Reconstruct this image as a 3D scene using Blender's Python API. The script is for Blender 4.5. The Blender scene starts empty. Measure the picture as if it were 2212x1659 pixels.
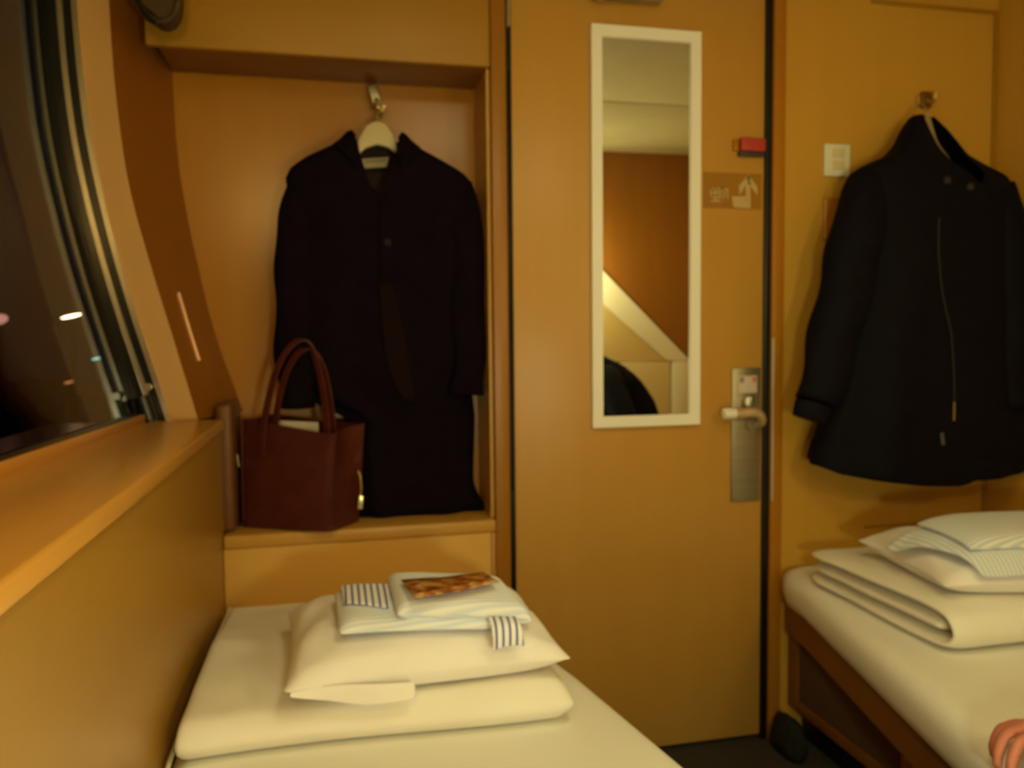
import bpy, bmesh, math, random
from mathutils import Vector, Matrix, noise
random.seed(7)
SC = bpy.context.scene
COL = SC.collection

# ------------------------------------------------------------------ camera model
F, CX, CY = 1720.0, 1106.0, 829.5
YAW, PITCH, ROLL = math.radians(12.65), math.radians(3.4), 0.0102
CAM = Vector((0, 0, 1.07))
def rot(x, y, z):
    c, s = math.cos(ROLL), math.sin(ROLL)
    x, y = c*x - s*y, s*x + c*y
    u = -y
    c, s = math.cos(PITCH), math.sin(PITCH)
    z, u = c*z + s*u, -s*z + c*u
    c, s = math.cos(YAW), math.sin(YAW)
    return Vector((c*x + s*z, -s*x + c*z, u))
def ray(px, py): return rot((px-CX)/F, (py-CY)/F, 1.0)
def at(px, py, Y):                       # point of the plane Y = const seen at a pixel
    d = ray(px, py); return CAM + d*(Y/d.y)
def atz(px, py, Z):                      # point of the horizontal plane Z = const
    d = ray(px, py); return CAM + d*((Z-CAM.z)/d.z)
def atx(px, py, X):
    d = ray(px, py); return CAM + d*(X/d.x)

# ------------------------------------------------------------------ materials
def principled(name, col, rough=.5, metal=0.0, spec=.5, **kw):
    m = bpy.data.materials.new(name); m.use_nodes = True
    b = m.node_tree.nodes['Principled BSDF']
    b.inputs['Base Color'].default_value = (*col, 1)
    b.inputs['Roughness'].default_value = rough
    b.inputs['Metallic'].default_value = metal
    b.inputs['Specular IOR Level'].default_value = spec
    for k, v in kw.items(): b.inputs[k.replace('_', ' ')].default_value = v
    return m
def noisy(name, c1, c2, scale=(8, 8, 8), rough=.5, detail=4, bump=0, bscale=None, spec=.5, metal=0, sheen=0, distort=0):
    m = principled(name, c1, rough, metal, spec)
    nt = m.node_tree; N = nt.nodes; L = nt.links; b = N['Principled BSDF']
    tc = N.new('ShaderNodeTexCoord'); mp = N.new('ShaderNodeMapping')
    mp.inputs['Scale'].default_value = scale
    L.new(tc.outputs['Object'], mp.inputs['Vector'])
    nz = N.new('ShaderNodeTexNoise'); nz.inputs['Scale'].default_value = 1; nz.inputs['Detail'].default_value = detail
    nz.inputs['Distortion'].default_value = distort
    L.new(mp.outputs['Vector'], nz.inputs['Vector'])
    cr = N.new('ShaderNodeValToRGB')
    cr.color_ramp.elements[0].position = .3; cr.color_ramp.elements[1].position = .7
    cr.color_ramp.elements[0].color = (*c1, 1); cr.color_ramp.elements[1].color = (*c2, 1)
    L.new(nz.outputs['Fac'], cr.inputs['Fac']); L.new(cr.outputs['Color'], b.inputs['Base Color'])
    if bump:
        n2 = N.new('ShaderNodeTexNoise'); n2.inputs['Scale'].default_value = bscale or 60; n2.inputs['Detail'].default_value = 3
        L.new(tc.outputs['Object'], n2.inputs['Vector'])
        bp = N.new('ShaderNodeBump'); bp.inputs['Strength'].default_value = bump; bp.inputs['Distance'].default_value = .004
        L.new(n2.outputs['Fac'], bp.inputs['Height']); L.new(bp.outputs['Normal'], b.inputs['Normal'])
    if sheen: b.inputs['Sheen Weight'].default_value = sheen
    return m
def striped(name, c1, c2, axis, period, duty, rough=.9, off=0.0, soft=.08):
    """woven stripes running across `axis` (object space)"""
    m = principled(name, c1, rough, 0, .2)
    nt = m.node_tree; N = nt.nodes; L = nt.links; b = N['Principled BSDF']
    tc = N.new('ShaderNodeTexCoord'); sp = N.new('ShaderNodeSeparateXYZ'); L.new(tc.outputs['Object'], sp.inputs[0])
    a = N.new('ShaderNodeMath'); a.operation = 'MULTIPLY_ADD'; a.inputs[1].default_value = 1/period; a.inputs[2].default_value = off
    L.new(sp.outputs[axis], a.inputs[0])
    f = N.new('ShaderNodeMath'); f.operation = 'FRACT'; L.new(a.outputs[0], f.inputs[0])
    cr = N.new('ShaderNodeValToRGB'); e = cr.color_ramp.elements
    e[0].position = duty-soft; e[0].color = (*c1, 1); e[1].position = duty+soft; e[1].color = (*c2, 1)
    x = e.new(1-soft); x.color = (*c2, 1); x = e.new(1.0); x.color = (*c1, 1)
    L.new(f.outputs[0], cr.inputs['Fac']); L.new(cr.outputs['Color'], b.inputs['Base Color'])
    return m
def emitter(name, col, s):
    m = principled(name, (.8, .8, .8), .5)
    b = m.node_tree.nodes['Principled BSDF']
    b.inputs['Emission Color'].default_value = (*col, 1); b.inputs['Emission Strength'].default_value = s
    return m

WOOD = noisy('wood_laminate', (.53, .285, .052), (.56, .305, .058), (14, 14, 1.6), .38, 5, 0)
WOODW = noisy('wood_laminate_wall', (.57, .315, .042), (.60, .335, .048), (14, 14, 1.6), .36, 5, 0)
WOODC = noisy('wood_laminate_cabinet', (.355, .178, .008), (.385, .192, .010), (1.6, 14, 14), .42, 5, 0)
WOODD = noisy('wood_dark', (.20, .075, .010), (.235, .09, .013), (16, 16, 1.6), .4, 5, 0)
TRIMD = noisy('wood_trim', (.42, .165, .006), (.45, .18, .008), (16, 16, 1.5), .38, 5, 0)
SILLM = noisy('sill_wood', (.68, .33, .06), (.74, .37, .075), (26, 1.4, 20), .22, 5, 0, distort=.3)
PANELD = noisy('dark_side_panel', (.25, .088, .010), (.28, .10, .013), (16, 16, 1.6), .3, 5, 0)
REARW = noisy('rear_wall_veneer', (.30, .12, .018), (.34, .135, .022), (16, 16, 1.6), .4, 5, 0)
SURR = noisy('window_surround', (.56, .32, .11), (.59, .34, .12), (10, 10, 2), .45, 3, 0)
CEILM = noisy('ceiling_panel', (.50, .45, .28), (.53, .47, .30), (6, 6, 6), .7, 3, 0)
CREAM = principled('cream_plastic', (.72, .62, .40), .45)
CREAMF = principled('cream_aluminium', (.93, .93, .90), .4, .0)
CARPET = noisy('carpet', (.026, .020, .014), (.05, .038, .025), (160, 160, 160), .95, 4, .6, 300)
BLACK = principled('black_rubber', (.006, .006, .008), .35)
BLACKG = principled('black_gasket', (.006, .007, .008), .25)
CHROME = principled('brushed_chrome', (.62, .60, .54), .28, 1.0)
STEEL = noisy('satin_steel', (.38, .35, .26), (.44, .40, .31), (4, 4, 60), .42, 2, 0, metal=.85)
SILVER = principled('silver_paint', (.62, .57, .45), .4, .35)
WHITEP = principled('white_plastic', (.78, .78, .66), .4)
SHEET = noisy('bed_sheet', (.83, .83, .81), (.86, .86, .84), (5, 5, 5), .9, 3, .12, 90, .15)
DUVET = noisy('duvet_cotton', (.82, .80, .75), (.86, .84, .79), (6, 6, 6), .9, 3, .2, 45, .15)
PILLOWM = noisy('pillow_cotton', (.84, .82, .84), (.87, .85, .87), (6, 6, 6), .9, 3, .2, 40, .15)
COATM = noisy('dark_wool', (.0058, .0029, .0075), (.0085, .0046, .0105), (30, 30, 30), .95, 4, .35, 220, .06)
LINING = noisy('coat_lining', (.022, .011, .007), (.028, .014, .009), (20, 20, 20), .7, 3, 0, spec=.2)
JACKM = noisy('black_nylon', (.0028, .0023, .0060), (.0044, .0038, .0088), (30, 30, 30), .75, 4, .3, 160, .12)
LEATHER = noisy('burgundy_leather', (.060, .010, .007), (.085, .015, .011), (25, 25, 25), .45, 4, .25, 120, .35)
SKIN = noisy('skin', (.54, .185, .13), (.60, .22, .15), (20, 20, 20), .5, 3, .1, 120, .4)
HAIRM = noisy('black_hair', (.006, .005, .005), (.012, .010, .008), (60, 60, 10), .65, 4, .3, 160, .25)
NAVY = noisy('navy_knit', (.006, .006, .011), (.010, .010, .017), (30, 30, 30), .95, 4, .3, 200, .1)
TROUS = noisy('charcoal_trousers', (.02, .02, .022), (.03, .03, .032), (30, 30, 30), .95, 4, .2, 200, .1)
RED = principled('red_plastic', (.46, .05, .032), .4)
SIGNP = principled('brown_sign_film', (.36, .165, .020), .3)
SIGNI = principled('cream_sign_ink', (.54, .41, .17), .6)
DARKG = noisy('dark_grey_cloth', (.014, .014, .012), (.022, .022, .018), (40, 40, 40), .9, 4, .3, 150, .1)
GRILLE = noisy('vent_mesh', (.10, .052, .022), (.15, .08, .035), (220, 220, 220), .8, 2, .6, 400)

# ------------------------------------------------------------------ mesh helpers
WPOS = {}
def thing(name, label, cat, loc, group=None):
    o = bpy.data.objects.new(name, None); COL.objects.link(o)
    o.empty_display_size = .05
    o.location = loc; o['label'] = label; o['category'] = cat
    if group: o['group'] = group
    WPOS[o] = Vector(loc); return o
def tag(o, label, cat, group=None):
    o['label'] = label; o['category'] = cat
    if group: o['group'] = group
    return o
def obj(name, bm, mat, parent=None, smooth=True, label=None, kind=None, angle=40, origin=None):
    me = bpy.data.meshes.new(name)
    bmesh.ops.recalc_face_normals(bm, faces=bm.faces[:])
    if parent is not None: base = WPOS[parent]
    elif origin is not None: base = Vector(origin)
    else:
        xs = [v.co for v in bm.verts]
        lo = [min(c[i] for c in xs) for i in range(3)]; hi = [max(c[i] for c in xs) for i in range(3)]
        base = Vector(((lo[0]+hi[0])/2, (lo[1]+hi[1])/2, lo[2]))
    bmesh.ops.translate(bm, verts=bm.verts[:], vec=-base)
    bm.to_mesh(me); bm.free()
    for m in (mat if isinstance(mat, (list, tuple)) else [mat]): me.materials.append(m)
    o = bpy.data.objects.new(name, me); COL.objects.link(o)
    if parent is not None: o.parent = parent
    else: o.location = base
    WPOS[o] = base.copy()
    if smooth:
        for p in me.polygons: p.use_smooth = True
        if angle < 180: me.set_sharp_from_angle(angle=math.radians(angle))
    if label: o['label'] = label
    if kind: o['kind'] = kind
    return o
def struct(name, bm, mat, parent=None, **k):
    return obj(name, bm, mat, parent, kind=None if parent is not None else 'structure', **k)
def sub(o, lv=1):
    m = o.modifiers.new('sub', 'SUBSURF'); m.levels = lv; m.render_levels = lv; return o
def box(bm, lo, hi, bev=0.0, seg=2, M=None):
    lo, hi = Vector(lo), Vector(hi)
    r = bmesh.ops.create_cube(bm, size=1.0); vs = r['verts']
    c, s = (lo+hi)/2, hi-lo
    for v in vs: v.co = Vector((v.co.x*s.x, v.co.y*s.y, v.co.z*s.z)) + c
    if bev > 0:
        es = list({e for v in vs for e in v.link_edges})
        r = bmesh.ops.bevel(bm, geom=es, offset=bev, segments=seg, affect='EDGES', profile=.5)
        vs = list({v for f in r['faces'] for v in f.verts} | {v for v in vs if v.is_valid})
    if M is not None:
        for v in vs: v.co = M @ v.co
    return bm
def B(lo, hi, bev=0.0, seg=2): return box(bmesh.new(), lo, hi, bev, seg)
def prism(bm, pts, vec, bev=0):
    """extrude polygon pts (list of Vector) by vec"""
    vec = Vector(vec)
    a = [bm.verts.new(p) for p in pts]; b = [bm.verts.new(Vector(p)+vec) for p in pts]
    n = len(pts)
    bm.faces.new(a); bm.faces.new(list(reversed(b)))
    for i in range(n): bm.faces.new((a[i], b[i], b[(i+1) % n], a[(i+1) % n]))
    if bev:
        bmesh.ops.recalc_face_normals(bm, faces=bm.faces[:])
        bmesh.ops.bevel(bm, geom=bm.edges[:], offset=bev, segments=2, affect='EDGES', profile=.5)
    return bm
def strip(bm, rows, closed=False, cap=False):
    """skin a list of equally long point rows"""
    V = [[bm.verts.new(p) for p in r] for r in rows]
    n = len(V[0])
    for i in range(len(V)-1):
        for j in range(n if closed else n-1):
            k = (j+1) % n
            bm.faces.new((V[i][j], V[i][k], V[i+1][k], V[i+1][j]))
    if cap:
        for r in (V[0], V[-1]):
            try: bm.faces.new(r)
            except ValueError: pass
    return V
def tube(bm, path, r, seg=10, cap=True, flat=1.0, up=None):
    path = [Vector(p) for p in path]; rows = []
    n = len(path); prev = None
    for i, p in enumerate(path):
        t = (path[min(i+1, n-1)] - path[max(i-1, 0)]).normalized()
        if prev is None:
            u = Vector(up) if up else (Vector((0, 0, 1)) if abs(t.z) < .9 else Vector((1, 0, 0)))
        else: u = prev
        u = (u - t*u.dot(t)).normalized(); w = t.cross(u); prev = u
        rr = r[i] if isinstance(r, (list, tuple)) else r
        rows.append([p + u*(rr*math.cos(2*math.pi*k/seg)) + w*(rr*flat*math.sin(2*math.pi*k/seg)) for k in range(seg)])
    strip(bm, rows, True, cap); return bm
def smooth_path(pts, n=24):
    pts = [Vector(p) for p in pts]; out = []
    P = [pts[0]*2-pts[1]] + pts + [pts[-1]*2-pts[-2]]
    m = len(pts)-1
    for i in range(n+1):
        s = i/n*m; k = min(int(s), m-1); t = s-k
        a, b, c, d = P[k:k+4]
        out.append(.5*((2*b) + (c-a)*t + (2*a-5*b+4*c-d)*t*t + (3*b-a-3*c+d)*t**3))
    return out
def lerp_tab(tab, x):
    """piecewise smooth lookup; tab = [(key, v...)] ascending"""
    if x <= tab[0][0]: return tab[0][1:]
    for a, b in zip(tab, tab[1:]):
        if x <= b[0]:
            t = (x-a[0])/(b[0]-a[0])
            return tuple(p+(q-p)*t for p, q in zip(a[1:], b[1:]))
    return tab[-1][1:]
def spline_tab(tab, x):
    pts = [Vector((a, b, 0)) for a, b in tab]
    if x <= tab[0][0]:
        s = (tab[1][1]-tab[0][1])/(tab[1][0]-tab[0][0]); return tab[0][1]+s*(x-tab[0][0])
    if x >= tab[-1][0]:
        s = (tab[-1][1]-tab[-2][1])/(tab[-1][0]-tab[-2][0]); return tab[-1][1]+s*(x-tab[-1][0])
    for i in range(len(tab)-1):
        if tab[i][0] <= x <= tab[i+1][0]:
            h = tab[i+1][0]-tab[i][0]; t = (x-tab[i][0])/h
            def sl(k):
                a, b = max(k-1, 0), min(k+1, len(tab)-1)
                return (tab[b][1]-tab[a][1])/(tab[b][0]-tab[a][0])
            m0, m1 = sl(i)*h, sl(i+1)*h
            return (2*t**3-3*t*t+1)*tab[i][1]+(t**3-2*t*t+t)*m0+(-2*t**3+3*t*t)*tab[i+1][1]+(t**3-t*t)*m1
def nz(p, s, seed=0): return noise.noise(Vector(p)*s + Vector((seed*7.3, seed*3.1, seed*1.7)))
def lathe(bm, prof, center, axis='Z', seg=24):
    rows = []
    for r, h in prof:
        row = []
        for k in range(seg):
            a = 2*math.pi*k/seg; c, s = r*math.cos(a), r*math.sin(a)
            row.append(Vector(center) + (Vector((c, s, h)) if axis == 'Z' else Vector((c, h, s)) if axis == 'Y' else Vector((h, c, s))))
        rows.append(row)
    strip(bm, rows, True, True); return bm

LAMP_A, PA = (1.0, .60, .15), 62.0
LAMP_B, PB = (.88, 1.0, .58), 158.0
LAMP_E, PE = (1.0, .86, .34), 66.0
LAMP_C, PC = (1.0, .88, .42), 7.5
D = 1.86            # front plane of the door wall
NB = 2.04           # back plane of the alcove
CEIL = 1.972
REAR = -.30
RX = 1.772          # right side wall
SILLZ = .894

# ------------------------------------------------------------------ the room
struct('floor', B((-.75, REAR, -.05), (RX+.05, 2.15, 0)), CARPET)
bm = bmesh.new()
box(bm, (-.75, REAR, CEIL), (RX+.05, .725, CEIL+.04), .003); box(bm, (-.75, .735, CEIL), (RX+.05, 2.15, CEIL+.04), .003)
box(bm, (-.75, .70, CEIL+.012), (RX+.05, .76, CEIL+.05))
struct('ceiling', bm, CEILM)
# door wall, panel to the right of the door, with its shallow frame
bm = bmesh.new()
box(bm, (1.132, D, 0), (RX, D+.05, CEIL))
struct('wall_far', bm, WOODW)
struct('wall_right', B((RX, REAR, 0), (RX+.05, 2.15, CEIL)), WOODW)
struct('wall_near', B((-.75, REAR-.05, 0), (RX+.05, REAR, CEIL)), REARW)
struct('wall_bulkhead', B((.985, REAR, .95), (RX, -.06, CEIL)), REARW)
struct('trim_1', B((.374, D-.004, 0), (.410, NB+.02, CEIL), .002), noisy('post_wood', (.32, .13, .006), (.35, .145, .007), (16, 16, 1.5), .38, 5, 0))
struct('trim_2', B((1.099, D-.012, 0), (1.132, D+.05, CEIL), .002), TRIMD)
struct('trim_3', B((1.38, D-.006, 1.922), (RX, D, 1.932), .001), WOODC)        # moulding under the ceiling
struct('trim_4', B((RX-.014, D-.006, 0), (RX, D, 1.922), .001), WOODC)         # corner moulding
struct('trim_5', B((1.385, D-.004, .545), (RX-.014, D, .552), .001), WOODC)    # panel edge above the right bed

# left side wall: lower part straight, upper part follows the curve of the car body
pilL = [(.902, -.351), (1.159, -.421), (1.32, -.457), (1.479, -.484), (1.619, -.497), (1.78, -.504), (2.02, -.508)]
pilR = [(.903, -.296), (1.074, -.339), (1.238, -.381), (1.404, -.417), (1.596, -.436), (1.785, -.442), (2.02, -.444)]
pilB = [(.918, -.225), (1.085, -.277), (1.288, -.318), (1.474, -.345), (1.669, -.353), (2.02, -.354)]
ZS = [SILLZ + (CEIL-SILLZ)*i/28 for i in range(29)]
struct('wall_left', B((-.60, REAR, 0), (-.25, D+.19, .868)), noisy('left_wall_laminate', (.37, .195, .027), (.40, .21, .03), (14, 1.6, 14), .36, 5, 0))
# light surround between window and alcove
bm = bmesh.new()
strip(bm, [[Vector((spline_tab(pilL, z), D, z)), Vector((spline_tab(pilR, z), D, z)), Vector((spline_tab(pilR, z), D+.012, z)), Vector((spline_tab(pilL, z)-.02, D+.012, z))] for z in ZS], True, True)
struct('trim_6', bm, SURR, angle=30)
# dark curved cheek leading back into the alcove
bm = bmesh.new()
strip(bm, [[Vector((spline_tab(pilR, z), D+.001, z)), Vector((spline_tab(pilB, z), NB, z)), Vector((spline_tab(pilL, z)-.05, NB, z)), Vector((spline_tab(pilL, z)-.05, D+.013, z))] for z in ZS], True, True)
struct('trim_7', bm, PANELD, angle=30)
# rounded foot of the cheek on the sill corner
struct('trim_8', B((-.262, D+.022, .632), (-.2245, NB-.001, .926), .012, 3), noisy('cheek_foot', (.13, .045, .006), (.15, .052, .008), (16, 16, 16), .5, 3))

# alcove back wall
bm = bmesh.new()
strip(bm, [[Vector((x0, NB, z)), Vector((.42, NB, z)), Vector((.42, NB+.05, z)), Vector((x0, NB+.05, z))] for x0, z in [(-.47, 0)] + [(spline_tab(pilL, z)-.07, z) for z in ZS]], True, True)
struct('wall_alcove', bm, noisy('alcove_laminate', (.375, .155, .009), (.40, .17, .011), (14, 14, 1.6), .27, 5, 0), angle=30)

# ------------------------------------------------------------------ window
win = bpy.data.objects.new('window_1', None); COL.objects.link(win); win['kind'] = 'structure'
win.location = (-.43, .8, SILLZ); WPOS[win] = Vector((-.43, .8, SILLZ))
GO = .056            # glass lies this far outside the surround
GY = D-.03           # far end of the pane
glass = bpy.data.materials.new('window_glass'); glass.use_nodes = True
_n = glass.node_tree.nodes; _l = glass.node_tree.links; _n.clear()
_o = _n.new('ShaderNodeOutputMaterial'); _g = _n.new('ShaderNodeBsdfGlass')
_g.inputs['Color'].default_value = (.74, .75, .74, 1); _g.inputs['Roughness'].default_value = 0.0; _g.inputs['IOR'].default_value = 1.36
_l.new(_g.outputs[0], _o.inputs[0])
SPL = .05*(GY-REAR)      # the pane stands slightly askew to the cabin
def gx(z): return spline_tab(pilL, z) - GO
ZW = [SILLZ-.012 + (1.97-SILLZ+.012)*i/36 for i in range(37)]
bm = bmesh.new()
strip(bm, [[Vector((gx(z)-SPL, REAR, z)), Vector((gx(z), GY, z)), Vector((gx(z)-.008, GY, z)), Vector((gx(z)-SPL-.008, REAR, z))] for z in ZW], True, True)
obj('pane', bm, glass, win, angle=30)
def runner(name, sec, mat, z0=SILLZ, z1=1.97, n=36, label=None):
    """bead along the curved side of the window; sec = [(offset from surround edge, Y)]"""
    bm = bmesh.new()
    zs = [z0+(z1-z0)*i/n for i in range(n+1)]
    strip(bm, [[Vector((spline_tab(pilL, z)+a, y, z)) for a, y in sec] for z in zs], True, True)
    return obj(name, bm, mat, win, angle=35, label=label)
def rect(a0, a1, y0, y1): return [(a0, y0), (a1, y0), (a1, y1), (a0, y1)]
runner('chrome_bead', rect(-.010, .001, D-.005, D+.01), CHROME, label='bright chrome bead beside the light surround')
runner('gasket', rect(-.027, -.010, D-.001, D+.01), BLACKG, label='black rubber gasket between the chrome beads')
runner('chrome_bead', rect(-.037, -.027, D-.006, D+.01), CHROME, label='inner chrome bead next to the wide black seal')
runner('window_frame', rect(-GO+.001, -.037, D-.012, D+.01), BLACKG, label='wide black seal holding the pane')
runner('window_frame', rect(-GO-.03, -GO+.001, GY+.001, D+.01), BLACKG, SILLZ-.02)
# rounded lower corner block
bm = bmesh.new(); tube(bm, [(spline_tab(pilL, SILLZ+.002)-.040, D-.014, SILLZ+.001), (spline_tab(pilL, SILLZ+.05)-.042, D-.014, SILLZ+.055)], .018, 14)
obj('corner_block', bm, BLACKG, win)
bm = bmesh.new(); lathe(bm, [(.0, -.006), (.008, -.006), (.009, 0), (.008, .006), (0, .006)], (spline_tab(pilL, SILLZ+.075)-.022, D-.014, SILLZ+.075), 'Y', 14)
obj('button', bm, CHROME, win, label='small bright fitting at the lower corner')
# top rail and sill
obj('head_rail', B((-.70, REAR, 1.965), (-.50, D, CEIL), .003), SURR, win)
obj('sill', B((-.60, REAR, .868), (-.240, D+.0005, SILLZ), .006, 3), SILLM, win)
def askew(a0, a1, z0, z1):
    x = gx(SILLZ); bm = bmesh.new()
    prism(bm, [Vector((x-SPL+a0, REAR, z0)), Vector((x+a0, GY, z0)), Vector((x+a1, GY, z0)), Vector((x-SPL+a1, REAR, z0))], (0, 0, z1-z0), .002); return bm
obj('sill_lip', askew(-.004, .010, SILLZ-.002, SILLZ+.018), SILLM, win)
obj('bottom_gasket', askew(-.012, .004, SILLZ+.014, SILLZ+.024), BLACKG, win)
# highlight on the dark cheek, modelled as a slim pale strip
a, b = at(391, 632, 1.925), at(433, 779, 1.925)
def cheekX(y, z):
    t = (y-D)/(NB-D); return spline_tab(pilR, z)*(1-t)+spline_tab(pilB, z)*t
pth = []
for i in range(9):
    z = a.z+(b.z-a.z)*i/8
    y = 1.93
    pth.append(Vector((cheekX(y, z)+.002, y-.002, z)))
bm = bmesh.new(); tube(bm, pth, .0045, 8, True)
tag(obj('highlight_strip', bm, principled('pale_highlight', (.75, .42, .25), .3, .3)), 'slim pale strip standing for a highlight on the dark curved cheek beside the window', 'strip')

# ------------------------------------------------------------------ alcove cabinetry
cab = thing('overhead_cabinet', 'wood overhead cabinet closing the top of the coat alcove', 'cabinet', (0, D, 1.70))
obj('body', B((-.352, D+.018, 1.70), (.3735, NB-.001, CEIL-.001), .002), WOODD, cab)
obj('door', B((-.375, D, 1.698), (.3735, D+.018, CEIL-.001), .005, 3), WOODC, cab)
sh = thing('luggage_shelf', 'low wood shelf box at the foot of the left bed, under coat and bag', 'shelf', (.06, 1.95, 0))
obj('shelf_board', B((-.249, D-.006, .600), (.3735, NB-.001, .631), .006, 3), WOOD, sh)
obj('front_panel', B((-.249, D, .0), (.362, D+.02, .600), .0015), noisy('shelf_laminate_lit', (.65, .38, .08), (.68, .40, .09), (1.6, 14, 14), .38, 5, 0), sh)  # front wood lightened in colour to make up for the bed's shadow
obj('stile', B((.3625, D-.002, .0), (.3735, D+.02, .600), .0015), TRIMD, sh)
# right cheek of the alcove
struct('trim_9', B((.366, D+.02, .631), (.374, NB, 1.70)), WOODW)

# ------------------------------------------------------------------ door
door = bpy.data.objects.new('door_1', None); COL.objects.link(door); door['kind'] = 'structure'
door.location = (.75, D, 0); WPOS[door] = Vector((.75, D, 0))
obj('door_panel', B((.4235, D+.002, .012), (1.0805, D+.04, CEIL-.035), .002), WOOD, door)
obj('seal', B((.4105, D-.003, 0), (.4235, D+.03, CEIL-.02), .003), BLACK, door, label='black rubber seal on the hinge side')
obj('seal', B((1.0805, D-.006, 0), (1.0985, D+.03, CEIL-.02), .003), BLACK, door, label='black rubber seal on the latch side')
obj('head_rail', B((.41, D-.002, CEIL-.033), (1.10, D+.04, CEIL), .002), TRIMD, door)
bm = bmesh.new(); tube(bm, [(.4165, D-.006, 1.79), (.4165, D-.006, 1.905)], .0055, 12); tube(bm, [(.4165, D-.006, 1.832), (.4165, D-.006, 1.834)], .0065, 12)
obj('hinge', bm, STEEL, door)
bm = bmesh.new(); tube(bm, [(.4165, D-.004, .70), (.4165, D-.004, 1.69)], .0035, 8)
obj('seal_edge', bm, BLACKG, door)
# lever set
p = at
a, b = p(1580, 795, D), p(1640, 1080, D)
obj('handle_plate', B((a.x, D-.006, b.z), (b.x-.001, D+.002, a.z), .0025), STEEL, door)
o = p(1612, 888, D)
bm = bmesh.new()
path = smooth_path([(o.x-.082, D-.048, o.z+.001), (o.x-.04, D-.049, o.z), (o.x-.004, D-.050, o.z+.001), (o.x+.015, D-.047, o.z-.010), (o.x+.024, D-.036, o.z-.026), (o.x+.027, D-.020, o.z-.033), (o.x+.027, D-.004, o.z-.034)], 30)
tube(bm, path, [.0125]*8+[.0125-.0002*i for i in range(23)], 14)
lev = obj('lever_handle', bm, principled('lever_metal', (.62, .46, .26), .35, .35), door)
bm = bmesh.new(); tube(bm, [(o.x-.090, D-.048, o.z+.001), (o.x-.088, D-.048, o.z+.001), (o.x-.058, D-.0485, o.z+.0005)], [.010, .0138, .0138], 16)
obj('end_cap', bm, principled('bright_chrome', (.95, .93, .88), .35, .15), lev, label='bright polished tip of the lever')
bm = bmesh.new(); lathe(bm, [(0, -.004), (.017, -.004), (.019, 0), (.019, .006)], (o.x+.012, D-.008, o.z-.033), 'Y', 22)
obj('rose', bm, STEEL, door)
a, b = p(1593, 812, D), p(1632, 848, D)
lk = obj('lock_label', B((a.x, D-.0085, b.z), (b.x, D-.006, a.z), .001), principled('lock_label_white', (.66, .55, .50), .5), door, label='pale label with a grey and a red mark over the thumb turn')
obj('grey_mark', B((a.x+.002, D-.0090, a.z-.018), (a.x+.014, D-.0085, a.z-.003)), principled('mark_grey', (.30, .27, .25), .5), lk)
obj('red_mark', B((b.x-.014, D-.0090, a.z-.016), (b.x-.003, D-.0085, a.z-.003)), principled('mark_red', (.55, .22, .19), .5), lk)
c = p(1611, 868, D)
bm = bmesh.new(); lathe(bm, [(0, -.010), (.015, -.010), (.018, -.004), (.018, .003)], (c.x, D-.008, c.z), 'Y', 22); box(bm, (c.x-.0045, D-.030, c.z-.015), (c.x+.0045, D-.016, c.z+.015), .002)
obj('thumb_turn', bm, CHROME, door)
# strike plate on the frame
obj('strike_plate', B((1.0990, D-.015, p(1664, 1080, D).z), (1.1050, D-.011, p(1664, 730, D).z), .001), SILVER, door)
# door closer at the top
cl = obj('closer_arm', B((.613, D-.034, 1.866), (.790, D-.012, 1.895), .004), STEEL, door)
bm = bmesh.new(); lathe(bm, [(0, -.016), (.010, -.015), (.013, -.008), (.013, .012)], (.636, D-.03, 1.873), 'Y', 18)
obj('pivot', bm, CHROME, cl)
obj('bracket', B((.575, D-.012, 1.884), (.80, D+.002, 1.925), .003), STEEL, cl)

# mirror on the door
mi = thing('wall_mirror', 'tall narrow mirror in a cream frame on the cabin door', 'mirror', (.758, D, .843))
X0, X1, Z0, Z1, W = .6165, .8995, .845, 1.811, .0265
mirm = principled('mirror_silver', (.86, .86, .80), .01, 1.0)
obj('glass', B((X0+W-.004, D-.008, Z0+W-.004), (X1-W+.004, D-.004, Z1-W+.004)), mirm, mi, label='mirror glass')
fr = bmesh.new()
def mit(bm, A, Bp, C, Dd):
    prism(bm, [Vector((x, D-.014, z)) for x, z in (A, Bp, C, Dd)], (0, .0155, 0))
mit(fr, (X0, Z0), (X0, Z1), (X0+W, Z1-W), (X0+W, Z0+W)); mit(fr, (X1, Z0), (X1-W, Z0+W), (X1-W, Z1-W), (X1, Z1))
mit(fr, (X0, Z1), (X1, Z1), (X1-W, Z1-W), (X0+W, Z1-W)); mit(fr, (X0, Z0), (X0+W, Z0+W), (X1-W, Z0+W), (X1, Z0))
obj('frame', fr, CREAMF, mi, smooth=False)

# red catch near the latch edge
a, b = p(1594, 300, D), p(1646, 338, D)
rl = thing('emergency_catch', 'small red catch on the door above the arrow sign', 'catch', ((a.x+b.x)/2, D, b.z))
obj('cover', B((a.x, D-.020, b.z+.008), (b.x, D+.0025, a.z), .004, 3), RED, rl)
obj('base', B((a.x-.001, D-.012, b.z-.003), (b.x+.001, D+.0025, b.z+.008), .002), principled('catch_base', (.05, .04, .035), .5), rl)
obj('side_tab', B((a.x-.014, D-.008, b.z+.010), (a.x-.001, D+.0025, a.z-.002), .002), TRIMD, rl)
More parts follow.
